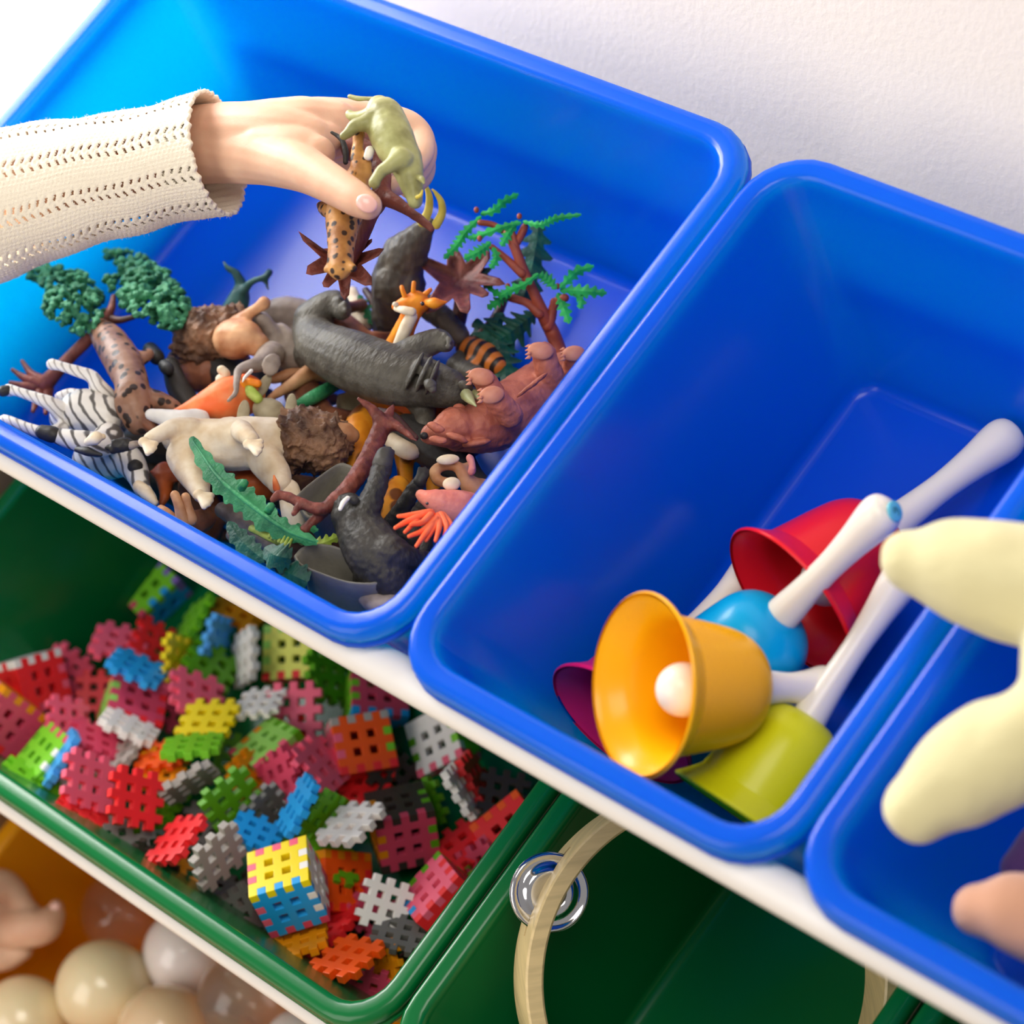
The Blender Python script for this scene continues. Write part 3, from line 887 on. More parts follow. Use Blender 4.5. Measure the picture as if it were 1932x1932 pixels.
M['orange_toy'] = skin('orange_rubber', (244, 112, 56), (240, 150, 92), 0.2, 120)
M['rust'] = skin('rust_rubber', (196, 92, 34), (150, 62, 20), 0.3, 160)
M['coral'] = skin('coral_pink', (240, 150, 128), (226, 122, 104), 0.4, 300)
M['claw_orange'] = skin('orange_red_claws', (255, 98, 48), (250, 120, 72), 0.15, 200)
M['taupe'] = skin('taupe_rubber', (160, 146, 134), (124, 110, 100), 0.4, 220)
M['greyolive'] = skin('grey_olive_rubber', (176, 166, 138), (150, 138, 110), 0.3, 220)
M['trough'] = skin('trough_grey', (128, 124, 112), (116, 112, 102), 0.2, 500)
M['bark'] = skin('red_brown_bark', (128, 66, 54), (96, 46, 38), 0.7, 120, stretch=(2.5, 2.5, 0.6))
M['bark_red'] = skin('russet_bark', (158, 74, 50), (128, 56, 40), 0.4, 120)
M['bark_dark'] = skin('dark_bark', (84, 48, 40), (56, 32, 28), 0.5, 140)
M['leaf_green'] = skin('leaf_green', (54, 140, 88), (28, 106, 66), 0.8, 380)
M['leaf_deep'] = skin('deep_green_leaf', (22, 92, 72), (12, 62, 50), 0.7, 340)
M['crown'] = skin('crown_green', (66, 142, 98), (34, 104, 74), 1.0, 420)
M['fern'] = skin('fern_green', (40, 178, 84), (16, 140, 62), 0.4, 300)
M['lime_toy'] = skin('lime_rubber', (186, 204, 104), (150, 176, 60), 0.3, 300)
M['teal_toy'] = skin('teal_green_rubber', (52, 96, 92), (30, 66, 66), 0.4, 260)
M['tusk'] = skin('yellow_tusk', (222, 206, 88), (200, 176, 60), 0.1, 100)
M['horn'] = skin('pale_green_horn', (168, 172, 122), (140, 142, 96), 0.1, 100)
M['bone'] = plain('bone_white', (244, 238, 224), 0.4)
M['eye'] = plain('glossy_black', (18, 14, 12), 0.15, coat=0.5)
M['hollow'] = plain('hollow_shade', (40, 42, 44), 0.6)
M['white_toy'] = skin('white_rubber', (238, 236, 230), (220, 216, 210), 0.15, 160, spots=(60, 0.22, (96, 160, 96)))
M['pinkish'] = skin('rosy_rubber', (234, 150, 140), None, 0.2, 200)

PZ, PK = -40.0, 0.38                       # top of the pile at the front rim (mm) and its slope towards the back
def tp(u, v, dz=0.0):
    return pile_point(u, v, 'blue', PZ, PK, dz)
def dpx(p, n):
    return (CAM_R @ (p - CAM_C)).z / FPX * n
def ch(flat):
    """u, v, dz, r (pixels), ... -> path"""
    out = []
    for i in range(0, len(flat), 4):
        u, v, dz, r = flat[i:i + 4]
        p = tp(u, v, dz)
        out.append((p, dpx(p, r)))
    return out
def soup_of(chains, balls=()):
    s = Soup()
    for c in chains:
        chain(s, ch(c), 6, 14)
    for b in balls:                          # u, v, dz, half sizes right/down/depth in pixels, turn in degrees
        s.ball(*blob(*b), n=18, m=12)
    return s
def blob(u, v, dz, rx, ry, rz, turn=0.0):
    p = tp(u, v, dz)
    a = math.radians(turn)
    r = CAM_R.transposed()
    X = r @ Vector((math.cos(a), math.sin(a), 0)); Y = r @ Vector((-math.sin(a), math.cos(a), 0)); Z = r @ Vector((0, 0, 1))
    return p, 0, (X * dpx(p, rx), Y * dpx(p, ry), Z * dpx(p, rz))
class Toy:
    """A thing: an Empty at its base; parts are its children."""
    def __init__(s, name, cat, label, at_, group=None):
        s.root = empty(name, tp(*at_), label, cat, group)
    def body(s, mat, chains, balls=(), name='body', voxel=0.0011, smooth=5, wobble=(0.00018, 300)):
        return melt(name, soup_of(chains, balls), mat, s.root, voxel, smooth, wobble)
    def cone(s, name, mat, flat, parent=None, sub=5, n=10):
        sp = Soup().grid(tube_rings(catmull(ch(flat), sub), n))
        return mesh_obj(name, sp.v, sp.f, mat, parent or s.root)
    def lump(s, name, mat, *b):
        sp = Soup().ball(*blob(*b), n=20, m=14)
        return mesh_obj(name, sp.v, sp.f, mat, s.root)
    def rough(s, name, mat, blobs, amp=0.004, freq=120, n=64, m=44, voxel=0.0010):
        """A lumpy mass such as a mane: noise-displaced ellipsoids fused together."""
        sp = Soup()
        for b in blobs:
            i0 = len(sp.v)
            sp.ball(*blob(*b), n=n, m=m)
            c = tp(b[0], b[1], b[2])
            for i in range(i0, len(sp.v)):
                d = (sp.v[i] - c)
                k = abs(noise.noise(sp.v[i] * freq)) * 2 - 0.35 + 0.5 * noise.noise(sp.v[i] * freq * 2.3)
                sp.v[i] = sp.v[i] + d.normalized() * (amp * k)
        return melt(name, sp, mat, s.root, voxel, 1)
TOYS = 'toy animals in the wide blue bin'
def simple(name, cat, label, mat, chains, balls=(), voxel=0.0012, smooth=5, group=None):
    return tag(melt(name, soup_of(chains, balls), mat, None, voxel, smooth, (0.0003, 260)), label, cat, group)

# ---- rhinoceros, on its side in the middle of the pile
t = Toy('toy_rhinoceros', 'toy animal', 'grey rubber rhinoceros lying on its side in the middle of the animal pile', (720, 720, -10), TOYS)
t.body('grey_rubber', [[588, 620, 22, 38, 606, 652, 24, 48, 661, 679, 26, 58, 713, 700, 26, 60, 766, 714, 26, 55, 806, 722, 26, 46, 839, 732, 26, 40, 868, 742, 24, 30, 886, 748, 22, 20],
                       [590, 604, 26, 38, 614, 580, 32, 30, 634, 572, 34, 25, 645, 586, 34, 19], [622, 566, 34, 17, 648, 578, 34, 14],
                       [770, 672, 32, 34, 800, 652, 36, 27, 828, 642, 38, 23, 840, 648, 38, 18], [826, 634, 38, 12, 842, 640, 38, 11],
                       [790, 745, 16, 34, 800, 776, 10, 24, 800, 800, 8, 20], [586, 668, 10, 34, 600, 700, 4, 24]],
       [(848, 716, 32, 30, 22, 24, 20), (800, 706, 40, 7, 40, 30, 24), (816, 712, 40, 6, 38, 28, 22), (782, 700, 38, 6, 42, 30, 26), (878, 728, 34, 16, 11, 14, 20), (640, 566, 40, 7, 8, 7), (650, 574, 40, 7, 8, 7), (652, 586, 38, 7, 8, 7), (828, 628, 44, 7, 7, 6), (840, 632, 44, 7, 7, 6), (848, 642, 43, 7, 8, 6), (846, 654, 42, 7, 7, 6)], voxel=0.0010)
t.cone('horn', 'horn', [880, 745, 36, 12, 888, 755, 38, 8, 898, 766, 40, 2])
t.cone('horn', 'horn', [896, 742, 30, 8, 902, 750, 32, 5, 908, 758, 33, 1.5])
t.cone('ear', 'grey_rubber', [806, 722, 42, 7, 812, 726, 45, 12, 816, 734, 44, 8])
t.lump('eye', 'eye', 872, 722, 36, 5, 4, 4)

# ---- gorilla, on its back in the front right corner
t = Toy('toy_gorilla', 'toy animal', 'black gorilla lying on its back in the front corner, one arm stretched up', (710, 1060, -10), TOYS)
t.body('ape', [[668, 985, 26, 40, 692, 1020, 24, 54, 714, 1055, 20, 56, 736, 1092, 14, 48, 744, 1122, 8, 34],
               [676, 990, 30, 32, 694, 962, 34, 26, 706, 930, 38, 22, 716, 898, 40, 20, 722, 876, 42, 20],
               [738, 1040, 28, 34, 768, 1052, 24, 24, 800, 1058, 18, 19, 826, 1060, 12, 16],
               [650, 958, 30, 30, 662, 972, 30, 32, 676, 990, 26, 34], [735, 1100, 12, 40, 770, 1100, 0, 30], [700, 1090, 6, 36, 720, 1130, -6, 28]],
       [(640, 972, 32, 16, 20, 18, 30), (658, 948, 34, 24, 18, 22, -20)], wobble=(0.0006, 420), voxel=0.0010)
t.body('ape_hand', [[722, 874, 43, 20, 726, 858, 45, 17], [716, 862, 46, 9, 722, 850, 48, 7], [726, 858, 46, 9, 734, 848, 47, 7], [735, 862, 44, 8, 740, 852, 44, 6]], name='hand', voxel=0.0009)
t.cone('teeth', 'bone', [656, 940, 42, 5, 648, 948, 43, 5, 642, 960, 42, 4])
t.lump('brow', 'black', 668, 944, 40, 12, 9, 8, 30)

# ---- second ape, mostly hidden
t = Toy('toy_chimpanzee', 'toy animal', 'second black ape, one hand and arm raised behind the gorilla', (770, 985, -14), TOYS)
t.body('ape', [[740, 1000, -8, 26, 756, 965, 4, 18, 774, 935, 12, 16, 790, 912, 18, 15], [776, 1010, -10, 40, 800, 980, -14, 36, 836, 950, -20, 30], [806, 1000, 4, 13, 806, 1024, 4, 12, 800, 1042, 2, 12]], wobble=(0.0006, 420))
t.body('black', [[792, 908, 20, 13, 798, 896, 22, 11], [790, 898, 23, 5, 792, 884, 24, 5], [798, 896, 23, 5, 802, 884, 24, 5], [804, 900, 22, 5, 810, 890, 22, 5]], name='hand', voxel=0.0008, smooth=3)

# ---- bear on its back by the right rim
t = Toy('toy_bear', 'toy animal', 'terracotta brown bear on its back with four paws up, beside the right rim', (970, 790, -16), TOYS)
t.body('bear', [[868, 812, 14, 42, 905, 806, 14, 52, 950, 786, 10, 60, 1000, 752, 4, 58, 1040, 718, -2, 50, 1070, 700, -4, 40],
                [858, 808, 20, 42, 832, 816, 22, 30, 812, 820, 22, 20],
                [936, 762, 22, 27, 926, 736, 30, 24, 914, 718, 34, 23], [962, 782, 26, 26, 946, 764, 34, 24, 934, 752, 38, 24],
                [1040, 716, 14, 28, 1032, 690, 24, 25, 1026, 668, 30, 24], [1082, 716, 6, 24, 1084, 690, 14, 22, 1084, 674, 20, 21]],
       [(846, 784, 28, 14, 12, 9, 0), (892, 778, 14, 24, 20, 20, -30), (822, 806, 34, 20, 9, 10, 20), (826, 830, 30, 20, 8, 10, 8), (862, 826, 26, 24, 8, 14, 20), (900, 836, 18, 30, 8, 16, -10), (1004, 726, 34, 40, 5, 10, -38)], wobble=(0.0004, 380), voxel=0.0009)
for u, v, dz, rx, ry, tn_ in ((908, 711, 40, 25, 17, 12), (928, 745, 44, 24, 17, -8), (1020, 662, 36, 25, 17, 8), (1082, 667, 25, 22, 15, -8)):
    p = t.lump('paw', 'paw', u, v, dz, rx, ry, 9, tn_)
    for k in range(4):
        p2 = tp(u - rx * 0.86, v - ry * 0.55 + k * ry * 0.42, dz + 1)
        sp = Soup().grid(tube_rings(catmull([(p2, dpx(p2, 3.8)), (tp(u - rx * 1.14, v - ry * 0.48 + k * ry * 0.45, dz + 1), dpx(p2, 1.0))], 3), 8))
        mesh_obj('claw', sp.v, sp.f, 'paw', p)
t.lump('nose', 'black', 800, 822, 26, 8, 7, 6)
t.lump('ear', 'bear', 866, 772, 26, 13, 11, 7)

# ---- giraffe head and neck
t = Toy('toy_giraffe', 'toy animal', 'orange giraffe whose head and cream throat stick up behind the rhinoceros', (755, 650, 0), TOYS)
t.body('giraffe', [[744, 662, 18, 24, 757, 636, 26, 22, 770, 606, 36, 19, 780, 586, 42, 19], [792, 572, 46, 20, 776, 572, 46, 19, 760, 575, 46, 14, 748, 578, 46, 10]],
       [(788, 562, 48, 18, 14, 16, 20)], voxel=0.0009)
t.cone('throat', 'cream', [752, 652, 32, 12, 766, 618, 42, 13, 776, 598, 47, 12])
t.cone('chin', 'cream', [748, 582, 50, 6, 762, 585, 52, 8, 778, 588, 52, 8])
for a in ([780, 556, 50, 5, 780, 544, 54, 4.5, 781, 534, 56, 4.5], [764, 560, 50, 5, 760, 549, 53, 4.5, 758, 542, 54, 4.5], [796, 560, 48, 6, 806, 552, 50, 5, 812, 547, 50, 4]):
    t.cone('horn', 'giraffe', a)
t.cone('ear', 'giraffe', [803, 570, 48, 6, 820, 572, 50, 11, 842, 570, 50, 2])
t.lump('eye', 'eye', 797, 573, 58, 4, 4, 4)
t.lump('nostril', 'cream', 746, 574, 53, 6, 5, 5)

# ---- giraffe body under the branch
t = Toy('toy_giraffe', 'toy animal', 'orange giraffe with brown patches lying under the red brown branch', (740, 830, -24), TOYS)
t.body('giraffe_spot', [[668, 880, -10, 20, 672, 845, -4, 26, 686, 800, -6, 34, 726, 790, -12, 44, 775, 800, -14, 44, 812, 820, -18, 34],
                        [760, 826, -14, 26, 764, 880, -16, 17, 765, 935, -20, 14], [800, 840, -14, 26, 812, 880, -20, 18, 818, 925, -26, 14]], voxel=0.0012)
t.cone('belly', 'cream', [740, 832, 4, 16, 768, 850, 4, 18, 790, 852, 0, 12])
simple('toy_giraffe', 'toy animal', 'small brown spotted orange giraffe half under the gorilla arm', 'giraffe_spot', [[716, 985, -10, 26, 740, 950, -8, 30, 752, 920, -12, 24]], group=TOYS)

# ---- pale lion on its back
t = Toy('toy_lion', 'toy animal', 'cream bellied lion lying on its back with a dark brown mane', (440, 860, -10), TOYS)
t.body('cream', [[338, 822, 10, 36, 372, 832, 14, 44, 420, 838, 16, 50, 470, 836, 16, 52, 520, 832, 14, 46],
                 [360, 812, 24, 26, 330, 808, 28, 20, 306, 816, 30, 16, 284, 828, 30, 15],
                 [352, 860, 16, 40, 364, 890, 16, 33, 374, 915, 16, 24, 380, 932, 16, 18],
                 [500, 868, 14, 34, 520, 895, 12, 30, 528, 912, 12, 24], [455, 812, 32, 22, 475, 830, 36, 16]],
       [(440, 800, 18, 30, 14, 20, 8)], voxel=0.0011)
def fan_paw(toy, u, v, dz, r, ang):
    """Four toes spreading from a palm."""
    sp = Soup()
    for k in range(4):
        a = math.radians(ang - 33 + 22 * k)
        chain(sp, ch([u - math.cos(a) * r * 0.1, v - math.sin(a) * r * 0.1, dz, r * 0.28, u + math.cos(a) * r * 0.9, v + math.sin(a) * r * 0.9, dz, r * 0.24]), 4, 10)
    sp.ball(*blob(u, v, dz, r * 0.52, r * 0.46, r * 0.34))
    return melt('paw', sp, 'cream', toy.root, 0.0009, 2)
for u, v, dz, r, a in ((272, 834, 34, 25, 40), (376, 934, 22, 27, 35), (470, 838, 44, 26, 20)):
    fan_paw(t, u, v, dz, r, a)
t.rough('mane', 'mane', [(572, 826, 14, 58, 54, 46, 0), (612, 838, 10, 48, 56, 44, 0), (545, 850, 8, 34, 44, 36, 0)], 0.0044, 430)
t.body('tan', [[626, 818, 14, 26, 650, 816, 14, 22, 664, 822, 12, 16]], [(640, 800, 18, 14, 10, 10)], name='head')
t.cone('tail', 'taupe', [272, 834, 22, 5, 256, 838, 26, 7, 248, 840, 26, 9])
t.rough('tail_tuft', 'black', [(232, 840, 26, 24, 14, 13, -8), (214, 845, 25, 12, 8, 8, -20)], 0.0015, 300, 24, 16, 0.0009)

# ---- brown maned lion at the back
t = Toy('toy_lion', 'toy animal', 'brown lion with a big shaggy mane at the back, near the two green tree crowns', (410, 670, -10), TOYS)
t.rough('mane', 'mane', [(392, 632, 12, 58, 52, 46, 20), (430, 622, 12, 44, 44, 40, 0), (360, 650, 8, 34, 40, 34, 0)], 0.0042, 400)
t.body('tan', [[440, 640, 20, 40, 466, 640, 22, 36, 486, 650, 20, 24], [444, 612, 24, 16, 470, 592, 30, 12, 488, 580, 34, 11, 498, 572, 36, 14]], name='head')
t.body('brown', [[350, 690, -8, 40, 390, 700, -6, 44, 440, 690, -10, 36]], name='body')
simple('toy_deer', 'toy animal', 'tan and cream deer leg and flank just left of the rhinoceros', 'tan', [[640, 704, 0, 22, 590, 702, 6, 19, 556, 722, 8, 13, 520, 744, 8, 9, 508, 752, 8, 7], [566, 706, 2, 14, 540, 708, 4, 12, 516, 716, 4, 10]], group=TOYS)

# ---- small grey elephant
t = Toy('toy_elephant', 'toy animal', 'small taupe elephant with a curled trunk between the brown lion and the rhinoceros', (530, 690, -6), TOYS)
t.body('taupe', [[580, 680, 0, 40, 548, 668, 6, 38, 515, 662, 10, 30], [512, 668, 16, 26, 490, 686, 22, 17, 466, 692, 26, 12, 450, 700, 28, 9, 446, 722, 28, 7, 444, 742, 27, 5.5, 430, 756, 26, 4.5],
                 [520, 640, 16, 18, 506, 616, 22, 15, 496, 602, 26, 15], [545, 640, 14, 18, 530, 622, 18, 14]], voxel=0.001)
t.body('taupe', [], [(512, 688, 28, 19, 24, 6, 20)], name='ear', voxel=0.0009)
t.cone('tusk', 'bone', [474, 700, 28, 4, 462, 712, 30, 3, 458, 720, 30, 1.2])
simple('toy_hippopotamus', 'toy animal', 'grey hippopotamus back at the far side behind the rhinoceros rump', 'taupe', [[500, 600, 0, 30, 540, 594, 2, 36, 585, 600, 0, 32], [590, 620, -4, 30, 560, 630, -6, 30]], group=TOYS)

# ---- orange and olive ones between the lions
t = Toy('toy_fox', 'toy animal', 'bright orange fox lying above the cream lion', (420, 770, -2), TOYS)
t.body('orange_toy', [[322, 784, 14, 10, 350, 776, 14, 16, 385, 766, 14, 28, 425, 756, 14, 44, 462, 744, 12, 40]], [(345, 782, 18, 14, 9, 9, 10)])
t.cone('leg', 'cream', [418, 716, 20, 12, 426, 706, 24, 9, 418, 698, 26, 9])
t.cone('leg', 'giraffe', [452, 726, 20, 12, 470, 722, 24, 10, 486, 724, 24, 8])
t = Toy('toy_turtle', 'toy animal', 'grey olive sea turtle on its back with flippers spread, above the cream lion', (510, 775, -2), TOYS)
t.body('greyolive', [], [(508, 776, 12, 34, 26, 22, 20)], name='shell')
for u, v, rx, ry, a in ((497, 728, 11, 26, 30), (459, 782, 12, 28, 8), (549, 768, 11, 26, 5)):
    p = t.lump('flipper', 'greyolive', u, v, 18, rx, ry, 5, a)
t.cone('head', 'lime_toy', [486, 752, 20, 10, 474, 740, 22, 11, 470, 732, 22, 8])
simple('toy_frog', 'toy animal', 'white rubber animal with green blotches wedged above the cream lion hind leg', 'white_toy', [[284, 782, 20, 12, 310, 788, 18, 17, 345, 796, 16, 24, 375, 792, 14, 22]], group=TOYS)

# ---- zebras
t = Toy('toy_zebra', 'toy animal', 'white zebra on its back at the left, legs pointing to the upper left', (165, 800, -6), TOYS)
t.body('zebra', [[128, 786, 10, 36, 160, 776, 14, 44, 196, 784, 12, 40], [206, 826, 10, 30, 186, 838, 16, 26, 156, 834, 22, 23, 122, 826, 24, 18, 98, 820, 24, 15]], voxel=0.0011)
t.body('zebra_leg', [[196, 752, 16, 26, 184, 728, 24, 17, 172, 710, 28, 13, 138, 698, 32, 11, 112, 690, 34, 10, 98, 687, 34, 12],
                 [118, 778, 16, 22, 96, 762, 24, 15, 58, 747, 28, 11, 30, 738, 30, 10, 15, 736, 30, 13],
                 [116, 812, 12, 16, 88, 818, 18, 13, 54, 808, 20, 11, 24, 796, 22, 10, 8, 792, 22, 11], [160, 752, 8, 16, 132, 744, 10, 12, 112, 748, 10, 10]], name='legs')
t.body('black', [[100, 820, 26, 17, 80, 815, 26, 15]], name='muzzle')
t.cone('ear', 'cream', [166, 834, 32, 8, 182, 826, 36, 13, 194, 824, 36, 6])
t.cone('ear', 'black', [146, 848, 26, 6, 166, 852, 28, 9, 190, 858, 28, 4])
t.cone('hoof', 'black', [14, 736, 31, 10, 6, 738, 31, 11])
t = Toy('toy_zebra', 'toy animal', 'second zebra below the first, its head hanging by the front rim', (230, 880, -16), TOYS)
t.body('zebra', [[170, 866, -10, 34, 205, 868, -6, 38, 238, 868, -2, 32, 258, 892, 0, 24, 268, 920, 0, 17, 284, 940, 0, 13]])
t.body('black', [], [(255, 880, 6, 16, 15, 10)], name='ear')
t.body('cream', [[262, 918, 8, 13, 278, 932, 8, 13, 292, 948, 6, 8]], name='muzzle')

# ---- leopard
t = Toy('toy_leopard', 'toy animal', 'brown leopard with black spots standing on end below the tree crowns', (245, 740, -6), TOYS)
t.body('leopard', [[186, 620, 16, 22, 206, 642, 20, 32, 230, 680, 22, 36, 248, 722, 22, 33, 250, 760, 20, 35, 262, 792, 14, 30],
                   [262, 752, 18, 24, 300, 756, 16, 19, 330, 768, 12, 14], [262, 800, 14, 16, 290, 806, 12, 12], [280, 668, 18, 12, 268, 676, 20, 14]])
t.cone('leg', 'brown', [272, 792, 16, 14, 286, 806, 14, 10, 296, 822, 10, 8])

# ---- dark hollow log, far left of the brown lion
t = Toy('toy_log', 'toy tree', 'dark grey hollow log between the leopard and the brown lion', (320, 710, -12))
for c, (eu, ev) in (([284, 660, 8, 15, 296, 674, 10, 15], (296, 674)), ([322, 690, 8, 17, 336, 730, 2, 22, 360, 770, -6, 24], (318, 690))):
    t.cone('log', 'black', c, None, 5, 20)
t.cone('hole', 'hollow', [310, 690, 14, 12, 316, 696, 14, 13])  # solid plug, the shade inside the hole is put into its dark colour

# ---- tree with two bushy crowns
t = Toy('toy_tree', 'toy tree', 'brown toy tree with two bushy green crowns under the knitted sleeve', (160, 660, 0))
t.cone('trunk', 'bark', [84, 726, -4, 17, 104, 704, 2, 14, 134, 672, 8, 12, 166, 640, 14, 12, 196, 606, 20, 10, 210, 582, 24, 8, 214, 560, 26, 5], None, 5, 12)
for c in ([84, 720, -2, 12, 60, 706, 0, 8, 42, 682, 2, 4], [76, 722, -2, 12, 48, 714, 0, 8, 24, 698, 2, 4], [74, 728, -4, 12, 46, 728, -2, 8, 20, 722, 0, 4],
          [80, 732, -6, 12, 70, 754, -6, 9, 62, 776, -6, 4], [90, 734, -6, 12, 88, 758, -8, 9, 86, 780, -8, 4]):
    t.cone('root', 'bark', c)
t.cone('branch', 'bark_dark', [204, 600, 20, 9, 226, 604, 22, 7, 252, 598, 24, 5])
def crown(toy, outline, seed, count, r0, r1, mat='crown', thick=12):
    rnd = random.Random(seed)
    sp = Soup()
    us = [p[0] for p in outline]; vs = [p[1] for p in outline]
    def inside(u, v):
        c = False
        for i in range(len(outline)):
            (x1, y1), (x2, y2) = outline[i], outline[i - 1]
            if (y1 > v) != (y2 > v) and u < (x2 - x1) * (v - y1) / (y2 - y1) + x1:
                c = not c
        return c
    cu, cv = sum(us) / len(us), sum(vs) / len(vs)
    k = 0
    while k < count:
        u, v = rnd.uniform(min(us), max(us)), rnd.uniform(min(vs), max(vs))
        if not inside(u, v): continue
        e = 1 - min(1, math.hypot((u - cu) / (max(us) - min(us)), (v - cv) / (max(vs) - min(vs))) * 1.7)
        r = rnd.uniform(r0, r1)
        sp.ball(*blob(u, v, 22 + thick * e + rnd.uniform(-5, 5), r, r * 0.9, r), n=10, m=7)
        k += 1
    return melt('crown', sp, mat, toy.root, 0.0008, 0, (0.0009, 700))
crown(t, [(44, 516), (84, 498), (126, 496), (168, 520), (194, 560), (200, 594), (176, 628), (128, 632), (112, 612), (84, 600), (82, 572), (92, 548), (70, 536)], 3, 330, 4, 8.5)
crown(t, [(190, 474), (236, 472), (280, 484), (312, 506), (346, 548), (372, 594), (352, 606), (332, 628), (310, 618), (288, 612), (258, 598), (228, 584), (222, 556), (232, 520), (222, 500), (196, 482)], 5, 430, 4, 9)
crown(t, [(196, 520), (222, 522), (214, 550), (200, 540)], 9, 10, 6, 9)

# ---- dark green animal at the back
simple('toy_antelope', 'toy animal', 'dark teal green animal at the back with thin bent legs in the air', 'teal_toy',
       [[440, 592, 6, 26, 452, 560, 14, 20, 454, 536, 20, 12, 444, 514, 26, 8, 430, 506, 28, 7, 422, 494, 30, 4], [458, 552, 18, 10, 474, 532, 24, 7, 500, 522, 28, 6, 508, 514, 28, 8], [500, 524, 26, 6, 506, 546, 22, 4]], group=TOYS)

# ---- mammoth standing on end, tusks up
t = Toy('toy_mammoth', 'toy animal', 'dark grey mammoth upended behind the giraffe, yellow tusks pointing up', (750, 560, 0), TOYS)
t.body('mammoth', [[738, 640, -6, 34, 742, 600, 6, 42, 748, 560, 20, 46, 752, 528, 32, 53, 760, 500, 40, 41, 768, 478, 48, 41, 786, 452, 58, 30, 800, 432, 66, 20, 812, 420, 72, 10],
                   [812, 580, 8, 26, 840, 604, 8, 22, 868, 634, 4, 20], [736, 480, 44, 14, 722, 496, 40, 12]], [(730, 486, 46, 15, 30, 16, 24), (722, 560, 22, 18, 30, 20, 8), (744, 458, 50, 32, 13, 14, -42), (726, 500, 40, 12, 22, 14, 20), (775, 545, 26, 24, 40, 26, 10), (742, 545, 30, 34, 8, 34, -14)], wobble=(0.0007, 300))
t.cone('tusk', 'tusk', [797, 420, 78, 9, 808, 398, 84, 8.5, 810, 372, 90, 7, 804, 352, 94, 4, 800, 344, 95, 2])
t.cone('tusk', 'tusk', [823, 424, 76, 9, 834, 402, 82, 8, 832, 380, 88, 6.5, 822, 364, 92, 3.5, 816, 358, 93, 2])

# ---- star rooted palms
def star(toy, centre, tips, dz, edge=4.0, mat='bark', cup=9):
    """A shallow dish with pointed lobes: centre (u,v), tips (u,v) in order."""
    c = tp(centre[0], centre[1], dz - cup)
    n = len(tips)
    ring = []
    for k in range(n):
        z, a, b = tips[k - 1], tips[k], tips[(k + 1) % n]
        ring.append(((a[0] * 0.78 + z[0] * 0.18 + centre[0] * 0.04, a[1] * 0.78 + z[1] * 0.18 + centre[1] * 0.04), 1.0))
        ring.append(((a[0] * 1.04 - centre[0] * 0.04, a[1] * 1.04 - centre[1] * 0.04), 1.0))
        ring.append(((a[0] * 0.78 + b[0] * 0.18 + centre[0] * 0.04, a[1] * 0.78 + b[1] * 0.18 + centre[1] * 0.04), 1.0))
        ring.append((((a[0] + b[0]) / 2 * 0.56 + centre[0] * 0.44, (a[1] + b[1]) / 2 * 0.56 + centre[1] * 0.44), 0.0))
    v, f = [], []
    up = Vector((0, 0, 1))
    pts = []
    for (q, tip) in ring:
        pts.append(tp(q[0], q[1], dz - (0 if tip else cup * 0.35)))
    m = len(pts)
    levels = [0.0, 0.35, 0.7, 0.9, 1.0]
    for side in (0, 1):
        off = Vector((0, 0, 0)) if side == 0 else (CAM_C - c).normalized() * -0.0022
        for L in levels[1:]:
            for p in pts:
                q = c.lerp(p, L)
                q = q + (c - p) * 0.0 + (CAM_C - c).normalized() * (0.0012 if L == 0.9 and side == 0 else 0)
                v.append(q + off)
        v.append(c + off)
    half = (len(levels) - 1) * m + 1
    for side in (0, 1):
        b = side * half
        ci = b + half - 1
        for k in range(m):
            j = (k + 1) % m
            tri = (ci, b + j, b + k)
            f.append(tri if side else tri[::-1])
            for L in range(len(levels) - 2):
                qd = (b + L * m + k, b + L * m + j, b + (L + 1) * m + j, b + (L + 1) * m + k)
                f.append(qd if side else qd[::-1])
    L = (len(levels) - 2) * m
    for k in range(m):
        j = (k + 1) % m
        f.append((L + k, half + L + k, half + L + j, L + j))
    o = mesh_obj('root_star', v, f, mat, toy.root)
    return o
t = Toy('toy_palm', 'toy tree', 'red brown star shaped tree base face up behind the giraffe head', (872, 560, 10))
star(t, (868, 528), [(790, 485), (855, 472), (922, 474), (951, 536), (919, 557), (882, 590), (806, 590)], 42, mat='bark')
t.cone('trunk', 'bark_dark', [874, 536, 26, 14, 870, 580, 10, 15, 858, 640, -6, 14])

